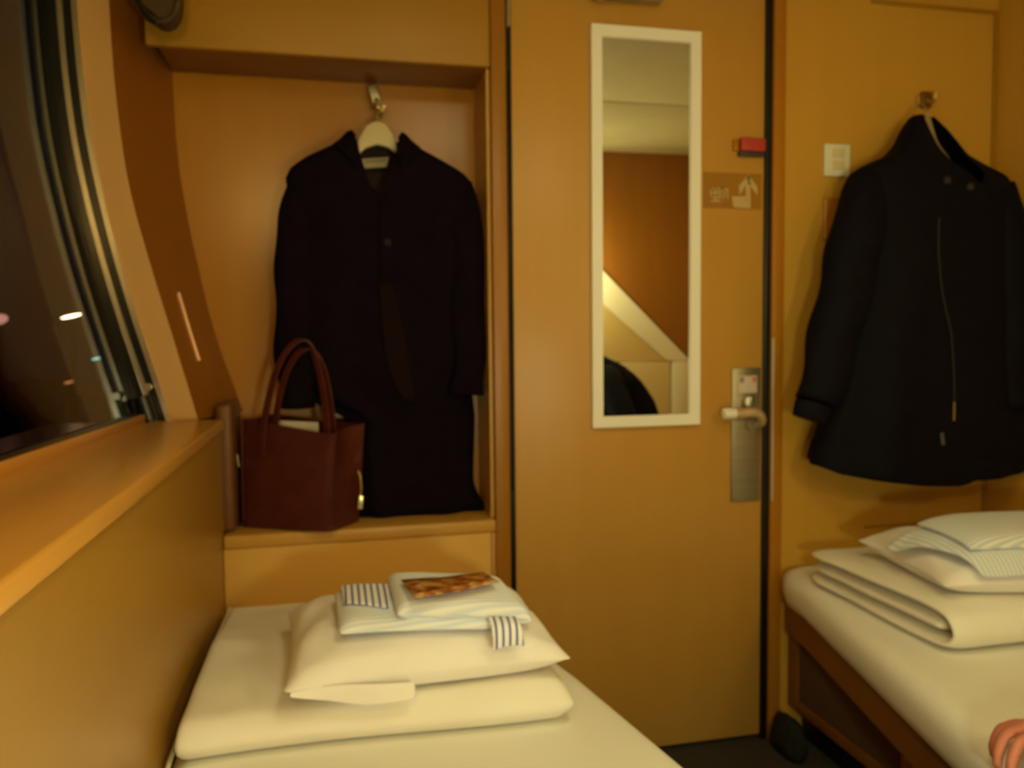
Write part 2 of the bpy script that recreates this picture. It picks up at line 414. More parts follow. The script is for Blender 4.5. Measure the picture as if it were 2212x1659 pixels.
# arrow sign
a, b = p(1520, 371, D), p(1645, 452, D)
sg = thing('arrow_sign', 'brown sticker on the door with a bent cream arrow and two small characters', 'sign', ((a.x+b.x)/2, D, b.z))
obj('film', B((a.x, D+.0004, b.z), (b.x, D+.0022, a.z)), SIGNP, sg)
def ink(name, polys):
    bm = bmesh.new()
    for pl in polys: prism(bm, [p(x, y, D) + Vector((0, -.0004, 0)) for x, y in pl], (0, .0010, 0))
    return obj(name, bm, SIGNI, sg, smooth=False)
ink('arrow', [[(1611, 392), (1620.5, 392), (1621.5, 435), (1611.5, 435)],
              [(1615, 378), (1622, 386), (1612, 398), (1598, 421), (1596, 402)],
              [(1616, 378), (1635, 402), (1637, 422), (1619, 400), (1612, 388)],
              [(1581, 424), (1621.5, 424), (1621.5, 450), (1585, 448)]])
g1 = []
for y in (405, 414, 424): g1.append([(1533, y), (1557, y), (1557, y+4), (1533, y+4)])
for x in (1533, 1543.5, 1554): g1.append([(x, 405), (x+3.5, 405), (x+3.5, 428), (x, 428)])
g1 += [[(1543, 428), (1547, 428), (1547, 436), (1543, 436)], [(1536, 432), (1556, 432), (1556, 435.5), (1536, 435.5)]]
ink('character', g1)
g2 = [[(x, 406), (x+3.5, 406), (x+3.5, 429), (x, 429)] for x in (1561, 1570)]
g2 += [[(1561, y), (1573, y), (1573, y+3.5), (1561, y+3.5)] for y in (406, 416)]
ink('character', g2)

# switch plate on the right panel and the slim bracket below it
a, b = p(1778, 311, D), p(1832, 383, D)
sw = thing('switch_plate', 'cream switch plate on the wood panel beside the black jacket', 'switch', ((a.x+b.x)/2, D, b.z))
obj('plate', B((a.x, D-.009, b.z), (b.x, D, a.z), .003, 3), WHITEP, sw)
for i in range(2):
    z0 = b.z+.016+i*.030
    obj('rocker', B((a.x+.022, D-.012, z0), (b.x-.018, D-.008, z0+.024), .0015), CREAM, sw)
a, b = p(1777, 428, D), p(1806, 520, D)
wb = thing('wall_bracket', 'slim brown bracket on the panel half hidden by the jacket sleeve', 'bracket', ((a.x+b.x)/2, D, b.z))
obj('body', B((a.x, D-.012, b.z), (b.x, D, a.z), .003, 3), TRIMD, wb)
obj('edge', B((a.x-.0015, D-.013, b.z+.004), (a.x+.002, D-.010, a.z-.004), .0007), principled('bracket_edge', (.72, .48, .2), .35), wb)

# dark rounded cover in the upper left corner
a = p(333, 62, 1.75)
bm = bmesh.new()
outl = [at(x, y, 1.75) for x, y in ((296, -12), (306, 6), (322, 30), (336, 44), (352, 47), (368, 42), (380, 28), (386, 6), (387, -12))]
top = CEIL-.001
outl = [Vector((outl[0].x, 1.75, top))] + outl + [Vector((outl[-1].x, 1.75, top))]
prism(bm, outl, (0, .055, 0))
bmesh.ops.bevel(bm, geom=[e for e in bm.edges if abs(e.verts[0].co.y-e.verts[1].co.y) < 1e-6 and e.verts[0].co.y < 1.76], offset=.008, segments=3, affect='EDGES')
cv = thing('ceiling_bracket', 'dark brown rounded bracket hanging at the ceiling beside the window', 'bracket', (outl[4].x, 1.79, outl[4].z))
obj('housing', bm, noisy('dark_brown_plastic', (.038, .018, .004), (.048, .023, .005), (10, 10, 10), .5, 3), cv)
bm = bmesh.new(); tube(bm, [at(x-4, y+2, 1.748) for x, y in ((292, -16), (300, 0), (313, 22), (327, 40), (342, 50))], .0055, 8)
obj('rubber_edge', bm, BLACK, cv)

# ------------------------------------------------------------------ beds
def bed_outline(side):
    """plan outline of a mattress, counter-clockwise, tapering towards the door"""
    if side == 'L':
        return [(-.243, REAR+.01), (.56, REAR+.01), (.56, .55), (.482, .985), (.417, 1.34), (.388, 1.455), (.336, 1.72), (.322, 1.82), (.300, 1.845), (-.243, 1.845)]
    return [(RX-.004, REAR+.01), (RX-.004, 1.845), (1.175, 1.845), (1.122, 1.825), (1.096, 1.77), (1.088, 1.70), (.928, 1.04), (.880, .80), (.870, .50), (.870, REAR+.01)]
def mattress(name, outline, z0, z1, r, mat, parent, label=None):
    def inset(k):
        c = Vector((sum(x for x, y in outline)/len(outline), sum(y for x, y in outline)/len(outline)))
        out = []
        n = len(outline)
        for i in range(n):
            a, b, d = Vector(outline[i-1]), Vector(outline[i]), Vector(outline[(i+1) % n])
            e1, e2 = (b-a).normalized(), (d-b).normalized()
            n1, n2 = Vector((-e1.y, e1.x)), Vector((-e2.y, e2.x))
            m = (n1+n2); m.normalize()
            if m.dot(c-b) < 0: m = -m
            out.append(b + m*k/max(.5, m.dot(n1 if n1.dot(m) > 0 else -n1)))
        return out
    rows = []
    prof = [(r*.7, z0)] + [(r*(1-math.sin(t)), z0+r*(1-math.cos(t))) for t in (.5, 1.0, math.pi/2)] + [(r*(1-math.cos(t)), z1-r+r*math.sin(t)) for t in (0, .35, .7, 1.05, 1.35, math.pi/2)]
    for k, z in prof: rows.append([Vector((x, y, z)) for x, y in inset(k)])
    bm = bmesh.new(); strip(bm, rows, True, True)
    return obj(name, bm, mat, parent, label=label, angle=60)
bl = thing('bed', 'left bed below the window sill, carrying the pillow with the striped robe', 'bed', (.1, .8, 0), 'beds of the twin cabin')
def taper_base(bm, o, z0, z1, k=0.0):
    prism(bm, [Vector((x, y, z0)) for x, y in o], (0, 0, z1-z0)); return bm
oL = [(-.243, REAR+.012), (.53, REAR+.012), (.53, .55), (.30, 1.80), (.27, 1.84), (-.243, 1.84)]
obj('base', taper_base(bmesh.new(), oL, 0, .345), WOODD, bl, smooth=False)
mattress('mattress', bed_outline('L'), .345, .469, .03, SHEET, bl)
bm = bmesh.new(); tube(bm, [(-.2385+.002*math.sin(i*.9), .2+1.64*i/30, .4725) for i in range(31)], .0035, 6)
obj('piping', bm, principled('piping_white', (.80, .76, .60), .8), bl)
br = thing('bed', 'right bed against the far panel, below the hanging black jacket', 'bed', (1.35, .8, 0), 'beds of the twin cabin')
oR = [(RX-.004, REAR+.012), (RX-.004, 1.85), (1.20, 1.85), (1.20, 1.40), (1.02, .80), (.95, .3), (.95, REAR+.012)]
obj('plinth', taper_base(bmesh.new(), oR, 0, .09), BLACK, br, smooth=False)
oR2 = [(RX-.004, REAR+.012), (RX-.004, 1.85), (1.163, 1.85), (1.163, 1.42), (1.0, .80), (.93, .3), (.93, REAR+.012)]
obj('base', taper_base(bmesh.new(), oR2, .09, .30), TRIMD, br, smooth=False)
def side_strip(o, name, y0, y1, x0, x1, z0, z1, th, mat):
    bm = bmesh.new()
    prism(bm, [Vector((x0-th, y0, z0)), Vector((x1-th, y1, z0)), Vector((x1+.001, y1, z0)), Vector((x0+.001, y0, z0))], (0, 0, z1-z0), .0015)
    return obj(name, bm, mat, o)
side_strip(br, 'frame_stile', 1.848, 1.805, 1.163, 1.163, .09, .30, .008, WOODD)
side_strip(br, 'frame_rail', 1.805, 1.43, 1.163, 1.163, .09, .118, .008, WOODD)
side_strip(br, 'vent_panel', 1.805, 1.43, 1.163, 1.163, .118, .285, .003, GRILLE)
oR3 = [(RX-.004, REAR+.012), (RX-.004, 1.85), (1.15, 1.85), (1.125, 1.80), (1.112, 1.70), (.955, 1.04), (.905, .80), (.895, .5), (.895, REAR+.012)]
obj('side_rail', taper_base(bmesh.new(), oR3, .30, .372), WOODD, br, smooth=False)
mattress('mattress', bed_outline('R'), .372, .469, .036, SHEET, br)

# ------------------------------------------------------------------ folded bedding
def slab(name, fx, nx, ny, mat, parent=None, lv=1, **k):
    """closed soft slab: fx(u, v, s) -> Vector with s=+1 top, -1 bottom"""
    bm = bmesh.new()
    T = [[bm.verts.new(fx(i/nx, j/ny, 1)) for j in range(ny+1)] for i in range(nx+1)]
    Bt = [[bm.verts.new(fx(i/nx, j/ny, -1)) for j in range(ny+1)] for i in range(nx+1)]
    for i in range(nx):
        for j in range(ny):
            bm.faces.new((T[i][j], T[i+1][j], T[i+1][j+1], T[i][j+1])); bm.faces.new((Bt[i][j], Bt[i][j+1], Bt[i+1][j+1], Bt[i+1][j]))
    rim = [(i, 0) for i in range(nx)] + [(nx, j) for j in range(ny)] + [(i, ny) for i in range(nx, 0, -1)] + [(0, j) for j in range(ny, 0, -1)]
    for q in range(len(rim)):
        a, b = rim[q], rim[(q+1) % len(rim)]
        bm.faces.new((T[a[0]][a[1]], T[b[0]][b[1]], Bt[b[0]][b[1]], Bt[a[0]][a[1]]))
    o = obj(name, bm, mat, parent, angle=180, **k)
    return sub(o, lv)
def rim(t, w): # 0 at the edge, 1 beyond w
    t = min(t, 1-t)/w
    return 1.0 if t >= 1 else math.sqrt(max(0.0, 1-(1-t)**2))
# --- left duvet: folded once, fold towards the camera
DT = .064
def duv(u, v, s):
    x = -.230 + u*(.352+.230)
    yf = 1.150 + .010*math.sin(u*5) + .012*u*u - .006*u
    yb = 1.80 - .03*u
    y = yf + v*(yb-yf)
    th = DT*(1-.60*max(0, min(1, (v-.50)/.4))**1.2) * (1-.10*(1-u))
    ed = rim(u, .05)*1.0; fd = math.sqrt(max(0, 1-(1-min(1, v/.055))**2))
    bk = math.sqrt(max(0, 1-(1-min(1, (1-v)/.04))**2))
    ed = .25+.75*(1 if u < .5 else rim(u, .03)); ed = min(ed, 1)
    f = (.15+.85*fd)*(.2+.8*bk)*ed
    w = .0045*nz((x, y, 0), 7, 1) + .0025*nz((x, y, 0), 17, 2) + .005*math.sin((x*.9+y*.35)*26)*max(0, .8-u*1.6)*min(1, v*3)*(1-v)
    mid = .4705 + th/2
    if s > 0: return Vector((x + .006*(1-ed), y, mid + (th/2)*f + w*fd))
    return Vector((x, y, .4702 + (1-f)*th*.45*(1 if v < .1 else .3)))
dl = thing('folded_duvet', 'cream folded duvet on the left bed, underneath the pillow', 'duvet', (.05, 1.45, .470), 'folded duvets on the beds')
slab('cover', duv, 34, 30, DUVET, dl)
# --- pillow builder
def pillow(name, mat, parent, cx, cy, z0, wx, wy, h, ang, seed, flat=0.0, lift=None, dent=None):
    ca, sa = math.cos(ang), math.sin(ang)
    def f(u, v, s):
        a, b = 2*u-1, 2*v-1
        k = 1-.10*(1-abs(a)**2.0)*abs(b)**6 ; k2 = 1-.05*(1-abs(b)**2)*abs(a)**6
        e = ((1-abs(a)**3.2)*(1-abs(b)**2.6)); e = max(e, 0)**.42
        x, y = a*wx/2*k2, b*wy/2*k
        hh = h*(1-.12*a*flat)
        cr_ = .0050*max(0, abs(a)-.45)/.55*math.sin(b*8+abs(a)*9+seed)*min(1, e*1.5)
        w = (.010*nz((x*1.2, y, 3), 9, seed)+.004*nz((x, y*2, 3), 22, seed+1))*e
        z = z0 + h*.34 + (hh*.66*e + w + cr_ if s > 0 else -h*.34*min(1, e*1.5))
        if dent: z -= dent(a, b)*max(0, s)
        return Vector((cx+ca*x-sa*y, cy+sa*x+ca*y, z))
    return slab(name, f, 30, 22, mat, parent)
pl = thing('pillow', 'cream pillow on the left bed, lying between duvet and striped robe', 'pillow', (.13, 1.34, .536), 'pillows on the beds')
pillow('cushion', PILLOWM, pl, .130, 1.330, .540, .435, .35, .082, math.radians(2), 3)
# pillowcase flap tucked under the front edge
def flap(u, v, s):
    h = .006 + .026*min(1, (u/.55))**.8 - .006*max(0, u-.6)/.4
    x = -.072+u*.180
    y = 1.153 + .004*math.sin(u*6) - .004*v
    z = .566 - h*v + .003*math.sin(u*4)
    return Vector((x, y + (.002 if s < 0 else 0), z))
slab('case_flap', flap, 12, 3, PILLOWM, pl)
# seam line of the case
bm = bmesh.new()

# --- robe
ROBE = striped('robe_stripe', (.66, .77, .96), (.84, .88, .98), 1, .0085, .42, soft=.14)
ROBEX = striped('robe_stripe_fine', (.62, .69, .68), (.80, .82, .76), 0, .007, .42, soft=.14)
SASH = striped('sash_stripe', (.90, .90, .97), (.11, .15, .46), 0, .0105, .62, soft=.05)
def soft_stack(name, quad, z0, z1, mat, parent, seed, nx=20, ny=16, lean=0, top=None, wav=.003, **k):
    """folded cloth: quad = front-left, front-right, back-right, back-left plan points"""
    q = [Vector(a).to_2d() for a in quad]
    def f(u, v, s):
        a = q[0].lerp(q[1], u); b = q[3].lerp(q[2], u); c = a.lerp(b, v)
        e = min(rim(u, .10), rim(v, .13)) if s else 1
        zt = z1 if top is None else top(u, v)
        zb = z0(u, v) if callable(z0) else z0
        mid = (zb+zt)/2; hh = (zt-zb)/2
        w = wav*nz((c.x, c.y, seed), 16, seed)
        if s > 0: return Vector((c.x, c.y, mid + hh*(.15+.85*e) + w))
        return Vector((c.x, c.y, mid - hh*(.15+.85*e)))
    return slab(name, f, nx, ny, mat, parent, **k)
def ptop(x, y):   # height of the left pillow top
    a, b = (x-.130)/.2175, (y-1.330)/.175
    a, b = max(-1, min(1, a)), max(-1, min(1, b))
    return .540+.082*.34+.082*.66*(max(0, (1-abs(a)**3.2)*(1-abs(b)**2.6))**.42)+.008
rb = thing('folded_robe', 'pale blue striped robe folded on the left pillow under the leaflet', 'robe', (.14, 1.27, .60), 'folded robes on the pillows')
q = [atz(733, 1396, .606), atz(1064, 1376, .606), atz(1105, 1300, .62), atz(722, 1292, .625)]
def zlow(q):
    q2 = [Vector(a).to_2d() for a in q]
    def f(u, v):
        c = q2[0].lerp(q2[1], u).lerp(q2[3].lerp(q2[2], u), v); return ptop(c.x, c.y)-.001
    return f
zl = zlow(q)
soft_stack('lower_fold', q, zl, 0, ROBE, rb, 5, top=lambda u, v: zl(u, v)+.019)
q2 = [atz(858, 1345, .635), atz(1150, 1345, .625), atz(1082, 1258, .655), atz(836, 1262, .650)]
zl2 = zlow(q2)
soft_stack('upper_fold', q2, lambda u, v: zl2(u, v)+.015, 0, ROBE, rb, 8, top=lambda u, v: zl2(u, v)+.046-.004*(1-v), nx=24)
q3 = [atz(870, 1368, .616), atz(1150, 1362, .606), atz(1140, 1320, .62), atz(855, 1330, .63)]
zl3 = zlow(q3)
soft_stack('side_fold', q3, lambda u, v: zl3(u, v)+.004, 0, ROBE, rb, 11, top=lambda u, v: zl3(u, v)+.024, nx=20)
# sash: one band, end lying on the left and other end hanging at the front right
sa = thing('robe_sash', 'white sash with dark blue stripes tucked into the left folded robe', 'sash', (.15, 1.27, .62))
a, b, c, d = atz(743, 1333, .625), atz(842, 1335, .632), atz(842, 1280, .638), atz(736, 1284, .632)
def fold_end(u, v, s):
    k = a.lerp(b, u).lerp(d.lerp(c, u), v)
    z = ptop(k.x, k.y)+.0225 + .002*math.sin(u*3.1)*0 + .0015*nz(k, 30, 3)
    return Vector((k.x, k.y, z + (.0015 if s > 0 else -.0015)))
slab('folded_end', fold_end, 12, 10, SASH, sa)
e0, e1 = atz(1052, 1345, .628), atz(1112, 1345, .626)
f0, f1 = at(1064, 1403, 1.165), at(1131, 1393, 1.165)
def hang(u, v, s):
    t0 = e0.lerp(e1, u) + Vector((0, 0, .012)); t1 = f0.lerp(f1, u)
    k = t0.lerp(t1, v); k.y -= .010*math.sin(v*math.pi)*1.0 + .006
    k.z += .010*math.sin(v*math.pi) + .004*math.sin(u*math.pi)*v
    return k + Vector((0, -.0015 if s > 0 else .0015, 0))
slab('hanging_end', hang, 10, 10, SASH, sa)
# leaflet
LEAF = noisy('leaflet_print', (.05, .014, .006), (.66, .46, .24), (48, 60, 10), .35, 3, 0, distort=.6)
_r = [n for n in LEAF.node_tree.nodes if n.type == 'VALTORGB'][0].color_ramp.elements
_e = _r.new(.44); _e.color = (.34, .085, .02, 1)
_e = _r.new(.56); _e.color = (.52, .27, .05, 1)
la = [atz(x, y, .679) for x, y in ((900, 1292), (1078, 1257), (1046, 1237), (866, 1253))]
bm = bmesh.new()
cen = sum(la, Vector())/4
rows = []
for i in range(7):
    rows.append([la[0].lerp(la[1], i/6).lerp(la[3].lerp(la[2], i/6), j/4) + Vector((0, 0, -.001+.004*abs(math.cos(i/6*math.pi))*.5)) for j in range(5)])
strip(bm, rows)
lf = obj('travel_leaflet', bm, LEAF)
m = lf.modifiers.new('thick', 'SOLIDIFY'); m.thickness = .0015
tag(lf, 'small leaflet printed in brown and yellow on top of the striped robe', 'leaflet')

# --- right bedding
dr = thing('folded_duvet', 'cream duvet folded in layers on the right bed, edges towards the aisle', 'duvet', (1.45, 1.55, .470), 'folded duvets on the beds')
rd_f = lambda z: (atz(2040, 1410, .47), )
def quilt(path, t, xl, xr, seed):
    """quilted sheet of thickness t following a (Y, Z) centre line, extruded in X"""
    P = smooth_path([(0, y, z) for y, z in path], 60)
    def f(u, v, s_):
        i = v*60; k = min(int(i), 59); q_ = P[k].lerp(P[k+1], i-k)
        tg = (P[k+1]-P[k]).normalized(); nr = Vector((0, -tg.z, tg.y))
        e = min(rim(v, .012), 1 if u > .5 else rim(u, .030))
        x = xl(q_.y, q_.z) + (xr-xl(q_.y, q_.z))*u
        w = .0035*nz((x, q_.y, seed), 7, seed)*(1 if q_.z > .52 else 0)
        return Vector((x, q_.y, q_.z)) + nr*(s_*t/2*(.3+.7*e)) + Vector((0, 0, w))
    return f
def rxl(y, z): return 1.100 + .007*nz((0, y*6, z*30), 1, 4) + .03*max(0, (y-1.63)/.08)**2
QT = .0215
slab('outer_fold', quilt([(1.715, .4825), (1.60, .4825), (1.40, .4825), (1.30, .4825), (1.248, .487), (1.228, .502), (1.227, .522), (1.244, .541), (1.30, .549), (1.40, .549), (1.60, .543), (1.71, .536)], QT, rxl, 1.764, 3), 24, 60, DUVET, dr)
slab('inner_fold', quilt([(1.71, .509), (1.60, .512), (1.42, .514), (1.33, .515), (1.262, .5145)], QT+.007, lambda y, z: rxl(y, z)+.004, 1.763, 5), 24, 30, DUVET, dr)
pr = thing('pillow', 'cream pillow on the right bed under the grey striped robe', 'pillow', (1.42, 1.43, .538), 'pillows on the beds')
def rp_h(x, y):
    X, Y = x-1.43, y-1.385; a_ = -.17
    x2, y2 = math.cos(a_)*X+math.sin(a_)*Y, -math.sin(a_)*X+math.cos(a_)*Y
    a, b = max(-1, min(1, x2/.29)), max(-1, min(1, y2/.175))
    return .563+.082*.34+.082*.66*(max(0, (1-abs(a)**3.2)*(1-abs(b)**2.6))**.42)+.009
pillow('cushion', PILLOWM, pr, 1.43, 1.385, .563, .58, .35, .082, -.17, 9)
rr = thing('folded_robe', 'grey striped robe folded on the right pillow beneath the black jacket', 'robe', (1.33, 1.35, .64), 'folded robes on the pillows')
ROBE2 = striped('robe_grey_stripe', (.56, .63, .74), (.78, .82, .88), 0, .0085, .45, soft=.15)
ROBE3 = striped('robe_grey_fine', (.54, .61, .72), (.78, .82, .88), 1, .0080, .45, soft=.15)
q4 = [atz(2125, 1246, .612), atz(2125, 1246, .612)+Vector((.44, -.06, 0)), atz(1908, 1172, .625)+Vector((.47, -.09, 0)), atz(1908, 1172, .625)]
def zrp(q):
    qq = [Vector(a).to_2d() for a in q]
    def f(u, v):
        c = qq[0].lerp(qq[1], u).lerp(qq[3].lerp(qq[2], u), v); return rp_h(c.x, c.y)
    return f
z4 = zrp(q4)
soft_stack('lower_fold', q4, z4, 0, ROBE2, rr, 21, top=lambda u, v: z4(u, v)+.021, nx=24)
q5 = [atz(2095, 1226, .62), atz(2125, 1246, .612)+Vector((.44, -.06, 0)), atz(1908, 1172, .625)+Vector((.47, -.09, 0)), atz(1975, 1168, .63)]
z5 = zrp(q5)
soft_stack('upper_fold', q5, lambda u, v: z5(u, v)+.017, 0, ROBE3, rr, 23, top=lambda u, v: z5(u, v)+.040, nx=24)

# ------------------------------------------------------------------ garments
class Garment:
    """lofted hanging garment: rows = (z, x left, x right, y front, y back)"""
    def __init__(s, rows, ztop, zbot, folds=.006, nf=9, seed=1, n=2.5):
        s.rows = sorted(rows); s.ztop, s.zbot = ztop, zbot; s.folds, s.nf, s.seed, s.n = folds, nf, seed, n
        s.z0, s.z1 = s.rows[0][0], s.rows[-1][0]
    def pt(s, th, z):
        xl, xr, yf, yb = lerp_tab(s.rows, z)
        c, sn = math.cos(th), math.sin(th)
        cx = math.copysign(abs(c)**(2/s.n), c); sy = math.copysign(abs(sn)**(2/s.n), sn)
        t = (s.z1-z)/(s.z1-s.z0)
        am = s.folds*min(1, max(0, (t-.10)*1.6))
        w = am*math.sin(s.nf*th + 1.7*nz((0, 0, z), 2.5, s.seed) + s.seed) + am*.9*nz((3*math.cos(th), 3*math.sin(th), z*1.6), 1.3, s.seed+3)
        return Vector(((xl+xr)/2 + (xr-xl)/2*cx, (yf+yb)/2 - (yb-yf)/2*sy - w*sn, z))
    def front(s, x, z):
        xl, xr, yf, yb = lerp_tab(s.rows, z)
        q = max(-1, min(1, (x-(xl+xr)/2)/((xr-xl)/2)))
        th = math.acos(math.copysign(abs(q)**(s.n/2), q))
        return s.pt(th, z).y
    def mesh(s, nt=96, nz_=60):
        bm = bmesh.new(); rows = []
        ths = [2*math.pi*j/nt for j in range(nt)]
        for i in range(nz_+1):
            t = (i/nz_)**1.5
            row = []
            for th in ths:
                p0 = s.pt(th, s.z1)
                a, b = s.ztop(th), s.zbot(th)
                row.append(s.pt(th, a+(b-a)*t))
            rows.append(row)
        strip(bm, rows, True, False); return bm
    def zb_x(s): pass
def px_rows(rows, Y, yf, yb):
    out = []
    for r in rows:
        y, xl, xr = r[:3]
        a, b = at(xl, y, Y), at(xr, y, Y)
        f = r[3] if len(r) > 3 else yf; g = r[4] if len(r) > 4 else yb
        out.append(((a.z+b.z)/2, a.x, b.x, f, g))
    return out
def sleeve_mesh(path, radii, flat, seed, fold=.004, seg=28, n=34):
    path = smooth_path(path, n); bm = bmesh.new(); rows = []
    m = len(path)
    for i, q in enumerate(path):
        t = i/(m-1); r = lerp_tab([(k/(len(radii)-1), v) for k, v in enumerate(radii)], t)[0]
        tg = (path[min(i+1, m-1)]-path[max(i-1, 0)]).normalized()
        u = (Vector((1, 0, 0)) - tg*tg.x).normalized(); w = tg.cross(u)
        row = []
        for k in range(seg):
            an = 2*math.pi*k/seg
            rr = r + fold*math.sin(t*19+2*math.cos(an)+seed)*(.3+t) + fold*nz((math.cos(an), math.sin(an), t*5), 1.3, seed)
            row.append(q + u*rr*math.cos(an) + w*rr*flat*math.sin(an))
        rows.append(row)
    c0 = sum(rows[0], Vector())/seg
    rows.insert(0, [c0 + (v-c0)*.45 - (path[1]-path[0]).normalized()*r*.25 for v in rows[0]])
    e = rows[-1]; c1 = sum(e, Vector())/seg; dirn = (path[-1]-path[-2]).normalized()
    rows.append([c1 + (v-c1)*.93 + dirn*.001 for v in e]); rows.append([c1 + (v-c1)*.86 - dirn*.02 for v in e])
    strip(bm, rows, True, True); return bm

# --- long dark coat in the alcove
CYM = 1.945
cr = px_rows([(283, 762, 864, 1.915, 1.975), (300, 754, 872, 1.91, 1.985), (320, 715, 908, 1.90, 1.99), (345, 662, 958, 1.895, 2.0), (368, 628, 1000, 1.895, 2.005), (392, 616, 1022, 1.895, 2.01),
              (430, 624, 1018, 1.895, 2.012), (520, 632, 1008, 1.898, 2.015), (700, 634, 1010, 1.910, 2.02), (800, 633, 1018, 1.922, 2.025), (850, 640, 1024, 1.932, 2.026), (885, 715, 1029, 1.942, 2.027), (905, 752, 1032, 1.948, 2.028),
              (1050, 748, 1028, 1.946, 2.03), (1085, 750, 1040, 1.946, 2.03), (1121, 752, 1062, 1.944, 2.032)], CYM, 1.89, 2.0)
zc0 = .634
cr[-1] = (zc0,)+cr[-1][1:]
cr_sorted = sorted(cr)
vx, vzt, vzb = at(818, 420, 1.90).x, at(815, 292, 1.93).z, at(818, 428, 1.9).z
def coat_top(th):
    if math.sin(th) <= 0: return vzt - .012*max(0, -math.sin(th))
    c, sn = math.cos(th), math.sin(th); cx = math.copysign(abs(c)**(2/2.7), c)
    w0 = .051
    for i in range(60):                       # walk down to where this column meets the V
        z = vzt + (vzb-vzt)*i/59
        xl, xr = lerp_tab(cr_sorted, z)[:2]
        x = (xl+xr)/2 + (xr-xl)/2*cx
        if abs(x-vx) >= w0*(1-i/59)**.6: break
    return z
ct = thing('long_coat', 'long dark coat on a cream hanger in the alcove behind the burgundy bag', 'coat', (.10, 1.95, .631))
G1 = Garment(cr, coat_top, lambda th: zc0, .0075, 9, 2, 2.7)
ob = obj('body', G1.mesh(), [COATM, LINING], ct, angle=180)
m = ob.modifiers.new('cloth', 'SOLIDIFY'); m.thickness = .004; m.offset = -1; m.material_offset = 1; m.material_offset_rim = 0
S = lambda x, y, Y: at(x, y, Y)
bm = sleeve_mesh([S(662, 402, 1.95), S(646, 470, 1.945), S(638, 600, 1.948), S(636, 740, 1.955), S(642, 880, 1.962)], [.042, .047, .047, .045, .042], .68, 1)
obj('sleeve', bm, COATM, ct, angle=180)
bm = sleeve_mesh([S(984, 402, 1.95), S(1002, 470, 1.935), S(1008, 600, 1.93), S(1014, 740, 1.928), S(1010, 852, 1.925)], [.042, .044, .043, .042, .040], .72, 4)
obj('sleeve', bm, COATM, ct, angle=180)
# collar lying around the neck
bm = bmesh.new(); rows = []
for i in range(49):
    th = math.pi/2 + .16 + (2*math.pi-.32)*i/48
    z = coat_top(th)
    p0 = G1.pt(th, z)
    cx_ = (lerp_tab(G1.rows, z)[0]+lerp_tab(G1.rows, z)[1])/2
    fr_ = max(0, math.sin(th))
    wdt = .040 + .030*fr_
    outw = Vector((math.cos(th), -.55*math.sin(th), 0))
    row = [p0 + Vector((0, 0, -.008)) - outw*.002, p0 + Vector((0, 0, .010)) + outw*.002, p0 + outw*.010 + Vector((0, 0, .007))]
    for k in (.35, .7, 1.0):
        zz_ = z - wdt*k*(.5+.15*fr_)
        q_ = G1.pt(th, zz_) if False else p0 + outw*(.010+wdt*k*.75) + Vector((0, 0, -wdt*k*.55))
        xl, xr, yf, yb = lerp_tab(G1.rows, q_.z)
        if fr_ > .15: q_.y = min(q_.y, G1.front(q_.x, q_.z)-.006)
        row.append(q_)
    rows.append(row)
strip(bm, rows)
o_ = obj('collar', bm, COATM, ct, angle=180); m = o_.modifiers.new('c', 'SOLIDIFY'); m.thickness = .004
sub(o_)
# turned facing where the front edge falls open
fpx = [((818, 600), (846, 598)), ((822, 640), (860, 650)), ((824, 690), (872, 700)), ((828, 740), (882, 745)), ((838, 790), (890, 790)), ((853, 835), (896, 830)), ((872, 862), (898, 855)), ((886, 876), (896, 874))]
bm = bmesh.new(); rows = []
for l, r in fpx:
    row = []
    for k in range(7):
        w_ = at(l[0]+(r[0]-l[0])*k/6, l[1]+(r[1]-l[1])*k/6, 1.877)
        row.append(Vector((w_.x, G1.front(w_.x, w_.z)-.0025, w_.z)))
    rows.append(row)
strip(bm, rows)
o_ = obj('facing', bm, noisy('coat_facing', (.0125, .0068, .0066), (.015, .0080, .0076), (20, 20, 20), .95, 3, spec=0), ct, angle=180, label='brownish inner facing where the front falls open')
m = o_.modifiers.new('c', 'SOLIDIFY'); m.thickness = .002
# front edge placket
bm = bmesh.new(); rows = []
for i in range(31):
    y = 432+i*(1090-432)/30
    xx = 818+ (0 if y < 600 else 4*math.sin((y-600)/80)) + max(0, (y-640))*.10
    row = []
    for k, dx in enumerate((0, 2, 14, 30, 36)):
        w_ = at(xx+dx, y, 1.877); row.append(Vector((w_.x, G1.front(w_.x, w_.z)-(.0055 if 0 < k < 4 else .001), w_.z)))
    rows.append(row)
rows = [r for r in rows]
strip(bm, rows[:9]); o_ = obj('placket', bm, COATM, ct, angle=180)
for bx, by in ((838, 522),):
    w_ = at(bx, by, 1.875)
    bm = bmesh.new(); lathe(bm, [(0, -.004), (.009, -.0035), (.011, 0), (.009, .002)], (w_.x, G1.front(w_.x, w_.z)-.009, w_.z), 'Y', 16)
    obj('button', bm, principled('dark_button', (.010, .007, .011), .7, 0, .2), ct)
# neck label sewn on the lining
bm = bmesh.new(); rows = []
for i in range(9):
    rows.append([at(781+60*i/8-2*j, 343+ -4*i/8 + 22*j/3, 1.972) for j in range(4)])
strip(bm, rows)
nl = obj('neck_label', bm, principled('label_woven', (.42, .34, .22), .8), ct, label='pale woven maker label inside the collar')
m = nl.modifiers.new('c', 'SOLIDIFY'); m.thickness = .001
bm = bmesh.new()
for k in range(6):
    for (x0, y0, w_, h_) in ((790+k*7.5, 346-k*.5, 4.5, 6.5),):
        prism(bm, [at(x0, y0, 1.969), at(x0+w_, y0, 1.969), at(x0+w_, y0+h_, 1.969), at(x0, y0+h_, 1.969)], (0, .001, 0))
obj('lettering', bm, principled('label_thread', (.20, .15, .13), .8), nl, smooth=False)

